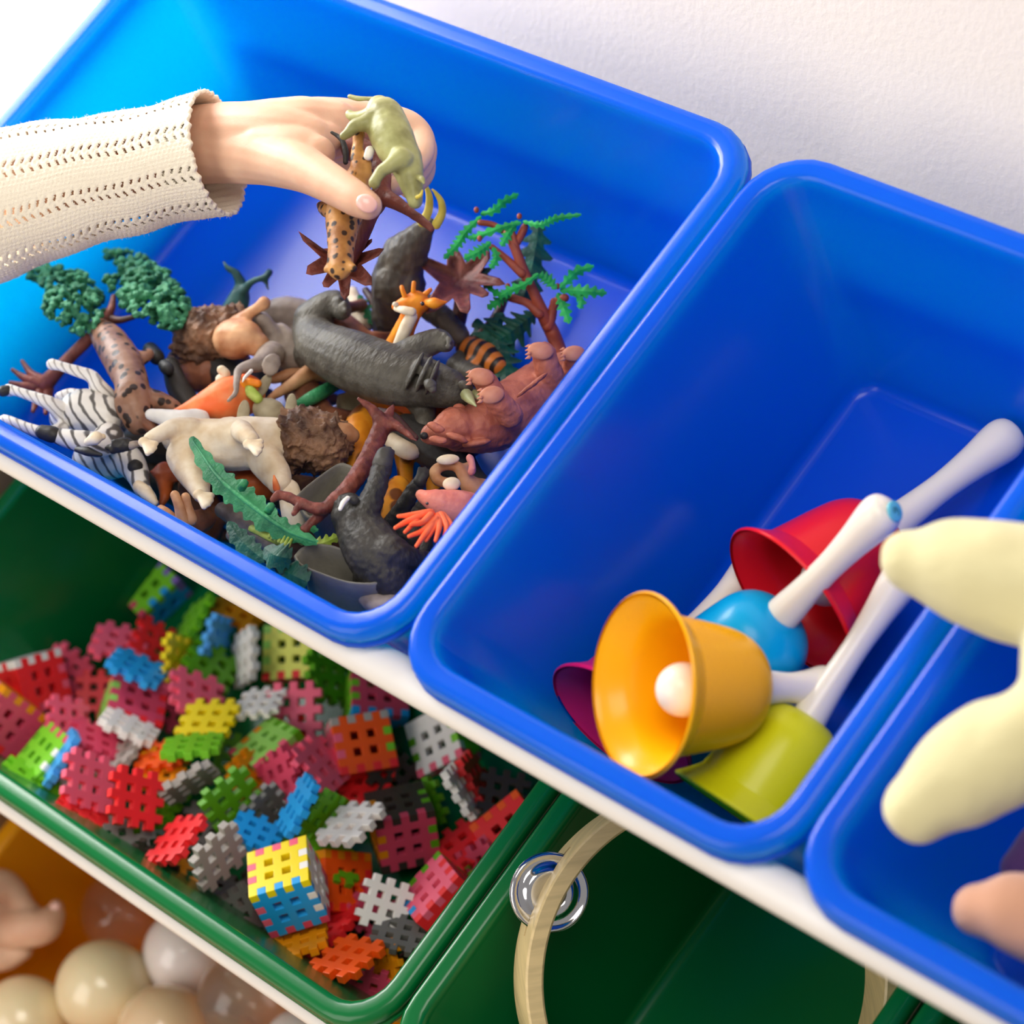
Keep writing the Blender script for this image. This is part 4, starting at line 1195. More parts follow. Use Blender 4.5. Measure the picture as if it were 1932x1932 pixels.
# ---- fern tree at the right
def frond(toy, flat, half, teeth, mat, name='frond', parent=None, thick=0.0011, notch=(0.45, 1.0, 0.85, 0.4)):
    """Leaf blade with a notched edge along a path of u, v, dz triples; half = half width in pixels."""
    path = catmull([(tp(flat[i], flat[i + 1], flat[i + 2]), 0.001) for i in range(0, len(flat), 3)], 12)
    P = [p for p, r in path]
    tot = len(P)
    N = teeth * 4
    v, f = [], []
    for i in range(N + 1):
        t_ = i / N
        x = t_ * (tot - 1); a = int(min(tot - 2, math.floor(x)))
        p = P[a].lerp(P[a + 1], x - a)
        d = (P[a + 1] - P[a]).normalized()
        tow = (CAM_C - p).normalized()
        sd = (d.cross(tow)).normalized()
        prof = math.sin(math.pi * min(1, 0.03 + t_ * 0.95)) ** 0.7
        jag = notch[i % 4]
        w = dpx(p, half) * prof * jag + 0.0004
        lift = tow * (0.25 * w)
        for s_ in (1, -1):
            o_ = tow * (thick * 0.5 * s_)
            v += [p - sd * w + lift * (-1) + o_ + d * (w * 0.5), p + o_ + lift * 0.6, p + sd * w + lift * (-1) + o_ + d * (w * 0.5)]
    for i in range(N):
        b, c = i * 6, i * 6 + 6
        f += [(b, c, c + 1, b + 1), (b + 1, c + 1, c + 2, b + 2), (b + 3, b + 4, c + 4, c + 3), (b + 4, b + 5, c + 5, c + 4),
              (b, b + 3, c + 3, c), (b + 2, c + 2, c + 5, b + 5)]
    f += [(0, 1, 4, 3), (1, 2, 5, 4)]
    e = N * 6
    f += [(e, e + 3, e + 4, e + 1), (e + 1, e + 4, e + 5, e + 2)]
    return mesh_obj(name, v, f, mat, parent or toy.root, False)
t = Toy('toy_fern_tree', 'toy tree', 'toy tree with a russet trunk and bright green fronds, standing by the right rim', (1052, 665, 0))
t.cone('trunk', 'bark_red', [1058, 672, -4, 15, 1044, 632, 8, 14, 1028, 600, 18, 13, 1010, 558, 30, 10, 988, 511, 42, 10, 972, 470, 52, 9, 956, 440, 58, 7], None, 5, 14)
for c in ([985, 516, 42, 9, 955, 488, 48, 7, 928, 466, 52, 6], [972, 462, 53, 8, 985, 440, 58, 8, 990, 428, 60, 7], [976, 470, 52, 6, 968, 444, 58, 6, 964, 434, 60, 5],
          [950, 436, 58, 7, 930, 424, 60, 6, 906, 420, 62, 6], [1018, 592, 22, 10, 995, 572, 26, 8, 964, 562, 28, 8],
          [1034, 616, 14, 11, 1042, 590, 20, 9, 1044, 568, 26, 6], [1042, 582, 22, 8, 1052, 566, 26, 8, 1066, 562, 28, 8]):
    t.cone('branch', 'bark_red', c)
for u, v, dz in ((899, 396, 66), (905, 450, 60), (980, 408, 66), (1052, 540, 34), (958, 540, 36)):
    t.lump('bud', 'bark_red', u, v, dz, 5, 6, 5)
for fl, hw, n in (([906, 404, 64, 930, 398, 66, 952, 380, 66, 978, 366, 66], 10, 6), ([908, 408, 64, 880, 436, 60, 862, 462, 56, 838, 488, 52], 11, 9), ([926, 456, 58, 908, 472, 56, 876, 488, 54], 13, 6),
                  ([986, 418, 64, 1020, 424, 64, 1050, 412, 64, 1096, 405, 64], 8, 10), ([984, 420, 64, 950, 428, 64, 900, 446, 60, 884, 448, 60], 8, 9), ([1016, 516, 46, 990, 536, 42, 962, 548, 38, 944, 556, 36, 918, 540, 36], 10, 9),
                  ([1056, 544, 34, 1072, 528, 36, 1090, 512, 36, 1120, 502, 36], 12, 5), ([1056, 548, 32, 1082, 548, 32, 1112, 550, 32, 1144, 553, 30], 13, 6), ([1052, 552, 30, 1062, 576, 26, 1074, 610, 22], 13, 5), ([1050, 546, 34, 1036, 530, 38, 1018, 518, 42], 13, 5),
                  ([1080, 550, 30, 1096, 566, 28, 1094, 582, 26], 9, 4), ([964, 556, 32, 944, 566, 30, 920, 582, 26], 11, 6), ([930, 466, 56, 936, 486, 52, 926, 506, 48], 10, 5), ([978, 416, 64, 960, 440, 60, 946, 464, 56], 11, 6)):
    frond(t, fl, hw, n, 'fern')
# ---- dark leaved tree behind it
t = Toy('toy_tree', 'toy tree', 'dark green leaved toy tree behind the bright fern fronds', (960, 650, -10))
t.cone('trunk', 'bark_dark', [952, 560, 12, 9, 935, 600, 6, 10, 906, 634, 0, 10, 880, 660, -8, 10])
for fl, hw, n in (([1016, 416, 40, 1012, 460, 34, 1000, 520, 26, 985, 570, 18], 36, 6), ([1010, 590, 8, 985, 610, 6, 950, 636, 2, 920, 650, -2], 40, 6), ([935, 620, 2, 946, 670, -8, 960, 730, -20], 36, 6),
                  ([950, 590, 10, 930, 620, 6, 905, 660, 0], 30, 5), ([900, 400 + 200, 6, 905, 650, -6, 900, 700, -14], 26, 5), ([880, 490, 36, 900, 510, 34, 930, 540, 28], 22, 4)):
    frond(t, fl, hw, n, 'leaf_deep')
# ---- tiger and grey leg under the dark leaves
simple('toy_tiger', 'toy animal', 'dark striped orange tiger in the shade under the dark green leaves', 'tiger', [[880, 655, -14, 22, 912, 668, -10, 26, 936, 690, -16, 22], [900, 690, -14, 20, 870, 700, -20, 18]], group=TOYS)
simple('toy_wolf', 'toy animal', 'small grey animal in the shade between the rhinoceros and the bear', 'grey_rubber', [[862, 690, -10, 22, 876, 668, -4, 14, 870, 650, 0, 10], [880, 700, -14, 24, 900, 710, -20, 22]], group=TOYS)
simple('toy_goat', 'toy animal', 'whitish goat seen between the rhinoceros leg and the mammoth', 'cream', [[664, 550, 4, 12, 672, 580, 4, 18, 690, 610, 0, 18], [680, 578, 8, 8, 684, 566, 10, 6]], group=TOYS)
t = Toy('toy_tree', 'toy tree', 'small dark tree with green leaves squeezed beside the mammoth', (705, 590, 0))
t.cone('trunk', 'bark_dark', [690, 548, 10, 7, 704, 570, 8, 9, 718, 606, 2, 9])
frond(t, [676, 556, 12, 690, 580, 8, 704, 612, 4], 12, 5, 'leaf_green'); frond(t, [700, 530, 16, 718, 542, 14, 728, 560, 12], 12, 4, 'leaf_green')

# ---- troughs
def trough(label, outline, dz, depth, mat='trough'):
    base = [tp(u, v, dz) for u, v in outline]
    P = [p for p, r in catmull([(p, 1.0) for p in base + [base[0]]], 4)][:-1]
    c = sum(P, Vector()) / len(P)
    nrm = Vector((0, 0, 0))
    for i in range(len(P)):
        nrm += (P[i] - c).cross(P[(i + 1) % len(P)] - c)
    nrm.normalize()
    if nrm.dot(CAM_C - c) < 0: nrm = -nrm; P = P[::-1]
    def ringat(k, z): return [c + (p - c) * k + nrm * z for p in P]
    d = depth * 0.001
    rings = [ringat(0.02, -d), ringat(0.60, -d), ringat(0.72, -d * 0.8), ringat(0.86, -d * 0.25), ringat(0.91, -0.0008), ringat(0.94, 0), ringat(0.985, 0), ringat(1.0, -0.001), ringat(0.995, -d * 0.25), ringat(0.90, -d * 0.35), ringat(0.78, -d * 0.95), ringat(0.64, -d - 0.002), ringat(0.02, -d - 0.002)]
    s = Soup().grid(rings)
    return tag(mesh_obj('toy_trough', s.v, s.f, mat), label, 'toy trough', 'grey troughs among the toy animals')
trough('grey boat shaped trough at the front rim beside the gorilla', [(554, 1048), (572, 1031), (612, 1026), (655, 1040), (700, 1082), (712, 1100), (660, 1099), (606, 1082), (566, 1064)], 20, 26)
trough('grey boat shaped trough standing on end behind the red brown branch', [(556, 938), (580, 915), (634, 876), (656, 875), (668, 886), (652, 918), (612, 962), (580, 976)], 14, 20)
trough('grey trough peeking out under the rhinoceros belly', [(636, 744), (668, 738), (692, 760), (688, 810), (664, 836), (634, 800)], -6, 16, 'greyolive')

# ---- the sharp red brown branch in front
t = Toy('toy_branch', 'toy tree', 'red brown bare branch with a forked root end, lying across the front of the pile', (640, 940, 20))
t.body('bark', [[724, 798, 36, 19, 708, 834, 36, 18, 690, 872, 36, 18, 664, 912, 36, 17, 634, 944, 34, 16, 604, 960, 34, 12, 568, 950, 36, 11, 540, 936, 38, 10, 522, 938, 38, 8],
                [630, 948, 32, 13, 600, 976, 28, 10, 574, 1000, 26, 9], [566, 950, 36, 7, 554, 970, 36, 6], [538, 936, 38, 7, 524, 930, 40, 6, 514, 943, 38, 6],
                [722, 800, 38, 16, 706, 776, 42, 10, 690, 762, 44, 7, 676, 752, 46, 4], [728, 798, 36, 16, 752, 806, 38, 9, 772, 822, 38, 6, 786, 832, 38, 3], [726, 794, 36, 14, 736, 778, 38, 8, 742, 766, 38, 4]],
       name='wood', voxel=0.0009, smooth=3, wobble=(0.0005, 420))
t.cone('root', 'bark_dark', [716, 780, 30, 12, 742, 790, 30, 13, 784, 826, 28, 6])

# ---- leaves in front
t = Toy('toy_leaf', 'toy plant', 'long notched green plastic leaf lying across the front left of the pile', (480, 950, 10))
frond(t, [360, 824, 34, 384, 866, 34, 412, 902, 33, 440, 926, 32, 470, 950, 30, 508, 984, 28, 548, 1006, 26, 598, 1024, 24], 29, 11, 'leaf_green', 'blade', None, 0.0024, (0.66, 1.0, 0.94, 0.72))
t.cone('rib', 'leaf_green', [364, 832, 40, 2, 412, 900, 42, 4, 470, 950, 39, 5, 540, 1000, 35, 4, 594, 1022, 30, 2])
for u, v in ((456, 912), (506, 956)):
    t.cone('stub', 'leaf_green', [u, v + 8, 37, 9, u + 5, v, 42, 9], None, 3, 6)
frond(t, [536, 1000, 26, 570, 996, 26, 600, 1000, 26], 9, 4, 'leaf_green', 'blade')
t = Toy('toy_leaf', 'toy plant', 'dark green plastic leaf cluster against the front rim left of the trough', (500, 1050, 6))
frond(t, [430, 984, 26, 448, 1010, 24, 472, 1036, 22, 500, 1058, 20], 22, 5, 'leaf_deep', 'blade', None, 0.002, (0.66, 1.0, 0.94, 0.72))
frond(t, [498, 1034, 24, 520, 1048, 26, 548, 1054, 24], 30, 4, 'leaf_deep', 'blade', None, 0.002, (0.66, 1.0, 0.94, 0.72))
frond(t, [520, 1070, 16, 550, 1084, 18, 580, 1098, 16], 30, 4, 'leaf_deep', 'blade', None, 0.002, (0.66, 1.0, 0.94, 0.72))
t.cone('stem', 'leaf_deep', [450, 1010, 18, 4, 490, 1050, 16, 5, 560, 1092, 12, 5])
t = Toy('toy_plant', 'toy plant', 'lime green little plant between the notched leaf and the trough', (520, 1020, 8))
t.cone('stem', 'lime_toy', [476, 998, 18, 8, 490, 1004, 20, 8, 510, 1014, 20, 9, 534, 1024, 18, 8])
for k in range(7):
    t.cone('spike', 'lime_toy', [508 + 6 * k, 1012 + 3 * k, 22, 4, 514 + 6 * k, 1000 + 3 * k, 25, 2.5])
frond(t, [560, 1020, 14, 600, 1026, 14, 640, 1012, 14], 14, 5, 'lime_toy', 'blade')
simple('toy_sprig', 'toy plant', 'green sprig left of the grey trough under the rhinoceros', 'leaf_green', [[560, 764, 4, 10, 590, 750, 6, 14, 630, 728, 2, 12, 650, 722, 0, 8]])

# ---- coral pink mole with orange claws, tan monkey, small ones by the right rim
t = Toy('toy_mole', 'toy animal', 'coral pink mole with spiky orange red claws next to the gorilla', (850, 960, 0), TOYS)
t.body('coral', [[800, 938, 30, 14, 812, 942, 30, 20, 836, 950, 26, 28, 868, 958, 20, 34, 892, 962, 12, 32]], [(793, 932, 31, 11, 9, 9, -20), (824, 930, 32, 10, 8, 8, 20)], voxel=0.0009)
t.lump('eye', 'eye', 806, 950, 42, 3, 3, 3)
for c in ([812, 968, 38, 9, 780, 972, 42, 7, 752, 974, 44, 4], [800, 970, 40, 7, 768, 984, 43, 6, 746, 996, 44, 4], [790, 976, 40, 6, 776, 992, 42, 5, 764, 1004, 43, 3.5],
          [812, 972, 40, 7, 796, 986, 42, 6, 776, 990, 44, 4], [822, 980, 38, 8, 800, 1000, 40, 6, 772, 1012, 42, 4], [820, 984, 38, 7, 802, 1008, 40, 6, 786, 1030, 40, 4], [824, 984, 38, 6, 812, 1006, 38, 5, 804, 1020, 38, 3.5],
          [826, 974, 36, 8, 828, 996, 38, 6, 822, 1020, 38, 4], [832, 972, 36, 8, 842, 994, 36, 6, 838, 1014, 36, 4], [836, 972, 34, 7, 850, 990, 34, 6, 852, 1010, 33, 4]):
    t.cone('claw', 'claw_orange', c)
t = Toy('toy_monkey', 'toy animal', 'tan long armed monkey upside down between the bear and the coral mole', (880, 910, -6), TOYS)
t.body('tan', [[846, 912, 18, 11, 826, 906, 20, 11, 820, 890, 22, 11, 838, 878, 24, 11, 862, 880, 24, 11, 874, 896, 20, 13, 892, 920, 12, 22, 912, 924, 8, 22, 930, 916, 6, 14], [874, 884, 22, 9, 890, 876, 20, 8]], voxel=0.0009)
for u, v, rx, ry in ((845, 867, 22, 10), (852, 913, 17, 13)):
    t.lump('hand', 'cream', u, v, 30, rx, ry, 8, -5)
simple('toy_figure', 'toy animal', 'small rosy arm sticking up beside the monkey', 'pinkish', [[886, 864, 30, 9, 892, 878, 28, 7, 890, 890, 24, 9]], group=TOYS)
simple('toy_walrus', 'toy animal', 'grey rubber limb lying in the very front corner below the gorilla', 'taupe', [[694, 1126, 6, 22, 720, 1144, 8, 23, 752, 1136, 8, 22, 772, 1118, 6, 18]], group=TOYS)
# ---- front left small ones
t = Toy('toy_fawn', 'toy animal', 'brown fawn with two pale legs up by the front rim', (350, 980, -8), TOYS)
t.body('brown', [[340, 985, -4, 22, 362, 988, -2, 26, 386, 980, -4, 22]])
for c in ([346, 985, 14, 14, 338, 955, 22, 10, 330, 934, 26, 9], [360, 980, 14, 13, 354, 955, 20, 9, 350, 938, 24, 9], [330, 985, 10, 12, 314, 968, 14, 10, 304, 962, 14, 10]):
    t.cone('leg', 'tan', c)
simple('toy_octopus', 'toy animal', 'rust orange octopus with thin arms deep beside the second zebra', 'rust', [[310, 890, -18, 20, 312, 930, -18, 12, 306, 950, -20, 8], [316, 900, -16, 10, 334, 886, -14, 6, 342, 872, -14, 4], [320, 905, -16, 9, 340, 905, -16, 5], [300, 900, -16, 9, 286, 890, -16, 5]], group=TOYS)
simple('toy_fish', 'toy animal', 'rust orange fish under the cream lion belly', 'rust', [[430, 900, -12, 22, 470, 912, -10, 34, 510, 918, -12, 28]], group=TOYS)
t = Toy('toy_kitten', 'toy animal', 'peach coloured little animal behind the tip of the bare branch', (545, 940, -4), TOYS)
t.body('cream', [[545, 925, 8, 22, 552, 955, 4, 24, 560, 990, -4, 26]])
t.cone('ear', 'orange_toy', [522, 922, 16, 7, 519, 908, 20, 5, 517, 898, 22, 2])
simple('toy_lizard', 'toy animal', 'grey brown lizard below the notched leaf', 'taupe', [[420, 962, -6, 16, 450, 978, -4, 22, 480, 1000, -6, 20, 510, 1030, -8, 16], [450, 990, -4, 14, 436, 1010, -8, 12]], group=TOYS)
# ---- added filler animals, mostly dark, standing in for the shade in the gaps
DEEP = [('grey', 'grey_rubber', 470, 900, -48, 30, 'grey filler animal deep under the cream lion'), ('brown', 'brown', 620, 790, -46, -20, 'brown filler animal deep under the lion mane'), ('ochre', 'rust', 840, 760, -44, 40, 'rust filler animal deep under the rhinoceros head'),
        ('dark', 'black', 860, 860, -46, 10, 'black filler animal deep under the bear'), ('brown', 'brown', 600, 1030, -46, 50, 'brown filler animal deep behind the front trough'),
        ('dark', 'brown', 690, 650, -44, 0, 'brown filler animal deep behind the rhinoceros'), ('dark', 'black', 470, 720, -46, 10, 'black filler animal deep under the small elephant')]
DEEP += [('dark', 'black', 300, 900, -44, 20, 'black filler animal deep below the two zebras'), ('dark', 'brown', 410, 975, -40, -30, 'brown filler animal deep below the notched leaf'),
         ('dark', 'black', 330, 850, -48, 60, 'black filler animal deep under the cream lion hind legs'), ('dark', 'mane', 560, 920, -46, -10, 'dark brown filler animal deep behind the bare branch'), ('dark', 'bark_dark', 240, 800, -50, 30, 'dark filler animal deep under the leopard')]
proto = None
for nm, mat, u, v, dz, ang, label in DEEP:
    if proto is None:
        sp = Soup(); Q = lambda x, y, z: Vector((x, y, z)) * 0.001
        cc = to_rack(Vector((0, 0, 0)))
        W_ = lambda x, y, z: to_rack(Q(x, y, z))
        chain(sp, [(W_(-26, 0, 0), 0.011), (W_(-8, 0, 1), 0.0135), (W_(14, 0, 1), 0.0125), (W_(28, 0, 5), 0.008), (W_(38, 0, 10), 0.0075), (W_(48, 0, 7), 0.005)], 5, 12)
        for x_, y_ in ((-22, 8), (-22, -8), (14, 8), (14, -8)):
            chain(sp, [(W_(x_, y_, -4), 0.0065), (W_(x_ + 2, y_ * 1.2, -18), 0.0042), (W_(x_ + 1, y_ * 1.2, -30), 0.0045)], 4, 10)
        o = melt('filler_animal', sp, 'brown', None, 0.0014, 3)
        proto = o
        o.data.materials.clear(); o.data.materials.append(None)
    else:
        o = proto.copy(); COL.objects.link(o)
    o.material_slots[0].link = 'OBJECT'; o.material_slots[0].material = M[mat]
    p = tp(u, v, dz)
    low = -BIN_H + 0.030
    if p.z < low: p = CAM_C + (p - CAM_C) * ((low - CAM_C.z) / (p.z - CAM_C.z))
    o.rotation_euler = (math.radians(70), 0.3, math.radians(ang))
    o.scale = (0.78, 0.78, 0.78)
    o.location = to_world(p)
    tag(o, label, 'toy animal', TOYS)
# ================================================================ the child's arm and what the hand holds
def skin_mat():
    m, nt, bs = new_mat('child_skin')
    v = coords(nt)
    n = noise_tex(nt, v, 38, 3)
    col = ramp(nt, n.outputs['Fac'], [(0.35, srgb(216, 168, 140)), (0.65, srgb(226, 186, 158))])
    nt.links.new(col, bs.inputs['Base Color'])
    bs.inputs['Roughness'].default_value = 0.5
    bs.inputs['Specular IOR Level'].default_value = 0.35
    bs.inputs['Subsurface Weight'].default_value = 0.3
    bs.inputs['Subsurface Radius'].default_value = (1.0, 0.35, 0.2)
    bs.inputs['Subsurface Scale'].default_value = 0.004
    w = noise_tex(nt, coords(nt, (1, 1, 1)), 700, 3)
    add_bump(nt, bs, w.outputs['Fac'], 0.12, 0.0006)
    return m
M['skin'] = skin_mat()
M['nail'] = plain('fingernail', (244, 190, 178), 0.25, coat=0.3)
M['knit'] = plain('cream_wool', (244, 234, 214), 0.85, 0.2, bump=0.5, bscale=1500)
def hc(flat):
    """u, v, height mm, r pixels"""
    return [(at(*flat[i:i + 3]), mm(*flat[i:i + 4])) for i in range(0, len(flat), 4)]
def hsoup(chains, n=16, sub=7):
    s = Soup()
    for c in chains: chain(s, hc(c), sub, n)
    return s
kid = empty('person', at(400, 290, 20), 'child reaching in from the left, cream knitted sleeve, a fistful of toys', 'person')
hand = melt('hand', hsoup([
    [40, 372, 42, 96, 160, 338, 42, 88, 280, 296, 42, 80, 350, 276, 42, 76, 420, 270, 42, 76, 480, 268, 43, 78, 530, 262, 43, 78, 580, 250, 42, 70, 630, 244, 38, 56],
    [420, 258, 46, 66, 480, 256, 50, 64, 540, 258, 51, 58, 590, 262, 49, 46, 614, 262, 46, 34],
    [500, 284, 52, 54, 560, 284, 54, 48, 598, 290, 54, 36],
    [560, 238, 34, 54, 600, 232, 30, 50, 650, 230, 26, 46],
    [400, 282, 42, 64, 450, 288, 46, 60, 505, 298, 52, 53, 566, 316, 58, 46, 606, 336, 61, 40, 645, 359, 63, 36, 676, 378, 64, 33, 694, 388, 64, 28],
    [600, 232, 36, 48, 660, 226, 32, 38, 716, 228, 26, 35, 768, 240, 20, 33, 794, 262, 18, 27, 796, 290, 22, 23, 784, 312, 26, 20],
    [620, 240, 26, 48, 700, 246, 16, 36, 770, 252, 8, 34, 797, 274, 6, 27, 800, 304, 10, 22, 780, 334, 18, 21, 752, 348, 28, 21, 736, 352, 32, 19],
    [620, 262, 12, 46, 700, 270, 2, 36, 768, 280, -4, 33, 797, 306, -4, 25, 796, 334, 2, 21, 770, 356, 10, 19],
    [620, 284, 0, 40, 690, 296, -10, 32, 750, 306, -14, 28, 776, 330, -12, 22, 768, 350, -4, 18]]), 'skin', kid, 0.0010, 9)
def nail(u, v, h, rx, ry, turn, par):
    p = at(u, v, h)
    a = math.radians(turn); r = CAM_R.transposed()
    X = r @ Vector((math.cos(a), math.sin(a), 0)); Y = r @ Vector((-math.sin(a), math.cos(a), 0)); Z = r @ Vector((0, 0, 1))
    k = mm(u, v, h, 1)
    sp = Soup().ball(p, 0, (X * rx * k, Y * ry * k, Z * 0.0022), n=24, m=14)
    return mesh_obj('fingernail', sp.v, sp.f, 'nail', par)
nail(692, 384, 69.6, 21, 17, 30, kid)

# ---- knitted sleeve: real stitches, ribs and lace holes
def sleeve():
    axis = catmull(hc([-150, 420, 45, 150, 0, 382, 45, 139, 100, 357, 45, 126, 200, 334, 45, 117, 300, 312, 45, 113, 370, 297, 45, 115, 410, 288, 45, 120]), 12)
    P = [a for a, r in axis]; R = [r for a, r in axis]
    L = [0.0]
    for i in range(1, len(P)): L.append(L[-1] + (P[i] - P[i - 1]).length)
    tot = L[-1]
    ds = 0.00048
    NS = int(tot / ds); NA = 350
    dirs = (P[-1] - P[0]).normalized()
    toward = (CAM_C - P[len(P) // 2]).normalized()
    ux = (toward - dirs * toward.dot(dirs)).normalized(); uy = dirs.cross(ux)
    v, f, hole = [], [], []
    seg = 0
    for i in range(NS + 1):
        s = tot - i * ds                       # from the cuff backwards
        while L[-1] > 0 and True:
            k = next(q for q in range(len(L) - 1) if L[q + 1] >= s - 1e-9)
            break
        t = (s - L[k]) / max(1e-9, L[k + 1] - L[k])
        c = P[k].lerp(P[k + 1], t); r = R[k] + (R[k + 1] - R[k]) * t
        smm = i * ds * 1000
        d = (P[k + 1] - P[k]).normalized()
        x = (ux - d * ux.dot(d)).normalized(); y = d.cross(x)
        for j in range(NA):
            th = 2 * math.pi * j / NA
            amm = j / NA * 9 * 18.0            # nine repeats of an 18 mm pattern round the arm
            b = (amm + 3.0) % 18.0 - 9.0
            warp = 0.5 * math.sin(smm * 0.11 + j * 0.02)
            b += warp
            fold = 0.9 * math.sin(smm * 0.16 + 1.7 * math.sin(th * 2)) + 0.7 * math.sin(smm * 0.07 + th * 3)
            h_ = False
            if abs(b) < 4.1:
                ph = (smm / 4.5 + 0.13 * abs(b)) % 1.0
                dd = 1.15 * math.sqrt(abs(math.sin(math.pi * ph))) - 0.45
                if 0.9 < abs(b) < 3.3 and (ph < 0.15 or ph > 0.85): h_ = True; dd = -0.45
                if abs(b) < 0.7: dd = 0.35 + 0.25 * math.cos(2 * math.pi * smm / 2.25)
            else:
                q = (abs(b) - 4.1) / 1.78
                row = int(q)
                dd = 0.42 * abs(math.sin(math.pi * q)) + 0.16 * math.sin(2 * math.pi * (smm / 2.4 + 0.5 * (row % 2))) + 0.05
            if smm < 3.0: dd += 0.4 * math.cos(2 * math.pi * amm / 4.0) * (1 - smm / 3.0)
            rr = r + (dd * 0.62 + fold * 0.7 * min(1, smm / 18)) * 0.001
            sx = 0.0005 * (math.cos(2 * math.pi * amm / 4.0) + 0.8 * math.sin(amm * 0.9)) * max(0, 1 - smm / 3.0)
            v.append(c + x * (rr * math.cos(th)) + y * (rr * math.sin(th)) + d * sx)
            hole.append(h_)
    for i in range(NS):
        for j in range(NA):
            k = (j + 1) % NA
            q = (i * NA + j, (i + 1) * NA + j, (i + 1) * NA + k, i * NA + k)
            if sum(hole[z] for z in q) < 3: f.append(q)
    # turned-in edge of the cuff
    b0 = len(v)
    c = P[-1]; d = (P[-1] - P[-2]).normalized()
    x = (ux - d * ux.dot(d)).normalized(); y = d.cross(x)
    for m_, (dr, dx) in enumerate(((-0.0012, 0.0006), (-0.0020, -0.0006), (-0.0022, -0.006), (-0.0030, -0.020))):
        for j in range(NA):
            th = 2 * math.pi * j / NA
            amm = j / NA * 162
            rr = R[-1] + dr + 0.00025 * math.cos(2 * math.pi * amm / 4.0)
            v.append(c + x * (rr * math.cos(th)) + y * (rr * math.sin(th)) + d * (dx + 0.0005 * (math.cos(2 * math.pi * amm / 4.0) + 0.8 * math.sin(amm * 0.9)) * (m_ < 2)))
    for m_ in range(4):
        a = 0 if m_ == 0 else b0 + (m_ - 1) * NA
        e = b0 + m_ * NA
        for j in range(NA):
            k = (j + 1) % NA
            f.append((a + j, a + k, e + k, e + j))
    o = mesh_obj('sleeve', v, f, 'knit', kid)
    # stray wool fibres
    rnd = random.Random(11)
    fv, ff = [], []
    for _ in range(2600):
        i = rnd.randrange(NS); j = rnd.randrange(NA)
        p = v[i * NA + j]
        k = next(q for q in range(len(L) - 1) if L[q + 1] >= tot - i * ds - 1e-9)
        c = P[k].lerp(P[k + 1], 0.5)
        n = (p - c); d = (P[k + 1] - P[k]).normalized(); n = (n - d * n.dot(d)).normalized()
        q0 = p - n * 0.0003
        ln = rnd.uniform(0.0008, 0.0022)
        t1 = (n + Vector((rnd.uniform(-1, 1), rnd.uniform(-1, 1), rnd.uniform(-1, 1))) * 0.9).normalized()
        t2 = (t1 + Vector((rnd.uniform(-1, 1), rnd.uniform(-1, 1), rnd.uniform(-1, 1))) * 0.8).normalized()
        q1 = q0 + t1 * ln * 0.6; q2 = q1 + t2 * ln * 0.5
        sd = t1.cross(n if abs(t1.dot(n)) < 0.95 else d).normalized() * 0.00006
        s2 = t1.cross(sd).normalized() * 0.00006
        b = len(fv)
        for q in (q0, q1):
            fv += [q + sd, q - sd * 0.5 + s2, q - sd * 0.5 - s2]
        fv.append(q2)
        for a_ in range(3):
            e_ = (a_ + 1) % 3
            ff += [(b + a_, b + e_, b + 3 + e_, b + 3 + a_), (b + 3 + a_, b + 3 + e_, b + 6)]
    fz = mesh_obj('wool_fibres', fv, ff, 'knit', o)
    fz['kind'] = 'stuff'
sleeve()

# ---- toys in the fist
class Held(Toy):
    def __init__(s, name, cat, label, at_):
        s.root = empty(name, at(*at_), label, cat)
    def body(s, mat, chains, balls=(), name='body', voxel=0.0010, smooth=4, wobble=(0.0003, 260)):
        sp = hsoup(chains)
        return melt(name, sp, mat, s.root, voxel, smooth, wobble)
    def cone(s, name, mat, flat, parent=None, sub=5, n=12):
        sp = Soup().grid(tube_rings(catmull(hc(flat), sub), n))
        return mesh_obj(name, sp.v, sp.f, mat, parent or s.root)
t = Held('toy_warthog', 'toy animal', 'olive green warthog held head down in the child hand', (738, 260, 50))
t.body('olive', [[716, 205, 62, 26, 724, 216, 62, 36, 736, 250, 62, 41, 750, 280, 61, 39, 766, 308, 59, 33, 774, 336, 57, 26, 780, 362, 55, 20, 783, 382, 54, 14],
                 [712, 224, 66, 24, 690, 232, 68, 17, 670, 238, 69, 14, 658, 250, 69, 11, 650, 256, 69, 10], [700, 218, 60, 16, 672, 222, 60, 12, 660, 216, 60, 10],
                 [756, 300, 66, 24, 736, 312, 68, 15, 720, 322, 68, 12, 710, 338, 68, 11, 706, 346, 68, 12]])
t.cone('tail', 'olive', [716, 188, 62, 6, 696, 186, 62, 4, 676, 186, 62, 5, 660, 182, 62, 4.5])
t.cone('ear', 'olive', [788, 334, 62, 5, 796, 338, 64, 6, 800, 346, 64, 2])
t.cone('tusk', 'tusk', [787, 372, 58, 4, 794, 368, 60, 3.5, 797, 360, 61, 2])
t.lump('eye', 'eye', 783, 356, 0, 0.1, 0.1, 0.1) if False else None
t = Held('toy_cheetah', 'toy animal', 'golden spotted cheetah hanging head down from the child thumb', (645, 420, 46))
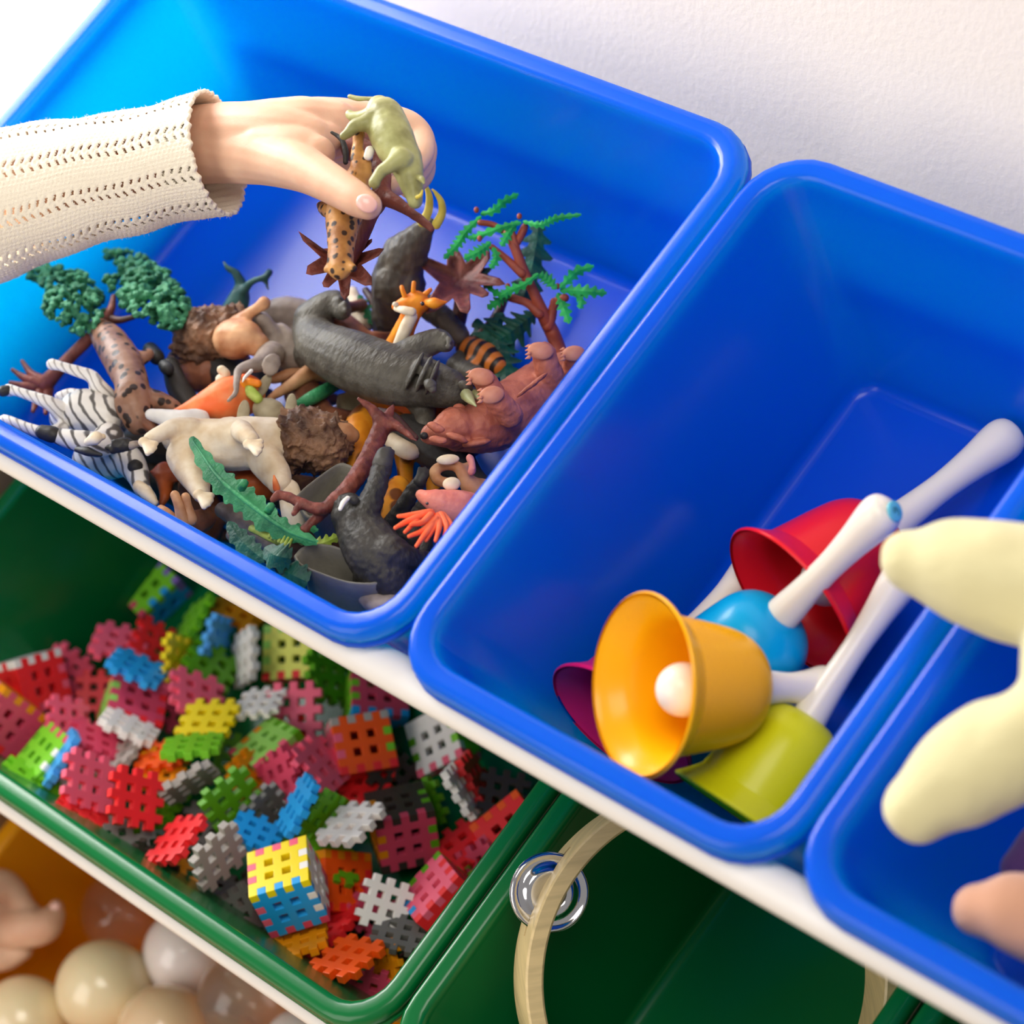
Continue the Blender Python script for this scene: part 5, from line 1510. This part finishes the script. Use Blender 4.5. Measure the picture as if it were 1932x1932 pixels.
t.body('cheetah', [[680, 330, 52, 26, 666, 362, 50, 34, 650, 402, 48, 36, 645, 444, 48, 29, 643, 474, 48, 25, 642, 496, 49, 26, 641, 508, 50, 22],
                   [678, 326, 56, 15, 674, 296, 58, 13, 676, 268, 60, 11, 677, 254, 61, 13], [692, 330, 54, 13, 692, 308, 56, 11, 697, 288, 58, 9],
                   [626, 500, 50, 11, 617, 508, 51, 8], [656, 500, 50, 11, 667, 506, 51, 8], [632, 398, 44, 18, 616, 396, 42, 14, 606, 388, 40, 10]])
t.cone('paw', 'bone', [695, 294, 60, 9, 698, 284, 61, 9])
t.cone('tail', 'black', [652, 306, 50, 5, 652, 286, 52, 6, 646, 266, 54, 5, 636, 256, 55, 4, 626, 250, 56, 3])
t = Held('toy_palm', 'toy tree', 'red brown toy palm with a star shaped foot, hanging from the fist behind the cheetah', (650, 490, 20))
t.body('bark', [[648, 498, 16, 20, 672, 456, 22, 20, 694, 410, 30, 18, 712, 376, 34, 18, 722, 340, 36, 18, 700, 296, 38, 22, 668, 280, 40, 26],
                [716, 366, 34, 17, 742, 380, 34, 15, 766, 394, 33, 11, 790, 412, 32, 9, 806, 424, 31, 8, 814, 432, 30, 7],
                [720, 372, 30, 14, 712, 396, 28, 11, 704, 402, 28, 9]], name='trunk')
dz_star = 0
def star_abs(toy, centre, tips, h):
    """Same dish as star(), at an absolute height."""
    global tp
    keep = tp
    tp = lambda u, v, dz=0.0: at(u, v, h + dz)
    star(toy, centre, tips, 0)
    tp = keep
star_abs(t, (646, 496), [(566, 438), (612, 470), (700, 452), (722, 470), (700, 536), (650, 564), (612, 540), (580, 516)], 18)

# ---- another hand in the orange bin
two = empty('person', at(30, 1750, -390), 'bare hand of a second child reaching among the balls at the lower left', 'person')
melt('hand', hsoup([[-160, 1700, -300, 60, -60, 1738, -362, 52, 0, 1746, -376, 44, 50, 1748, -375, 42, 84, 1744, -374, 36, 102, 1724, -373, 24, 106, 1712, -372, 16],
                    [-100, 1700, -340, 40, -40, 1684, -356, 34, 0, 1672, -364, 34, 24, 1684, -366, 29, 44, 1706, -368, 22, 60, 1720, -370, 18],
                    [-100, 1780, -350, 40, -40, 1800, -378, 34, 10, 1802, -388, 30, 40, 1790, -388, 24]]), 'skin', two, 0.0012, 6)
nail(104, 1714, -369, 14, 10, -60, two)
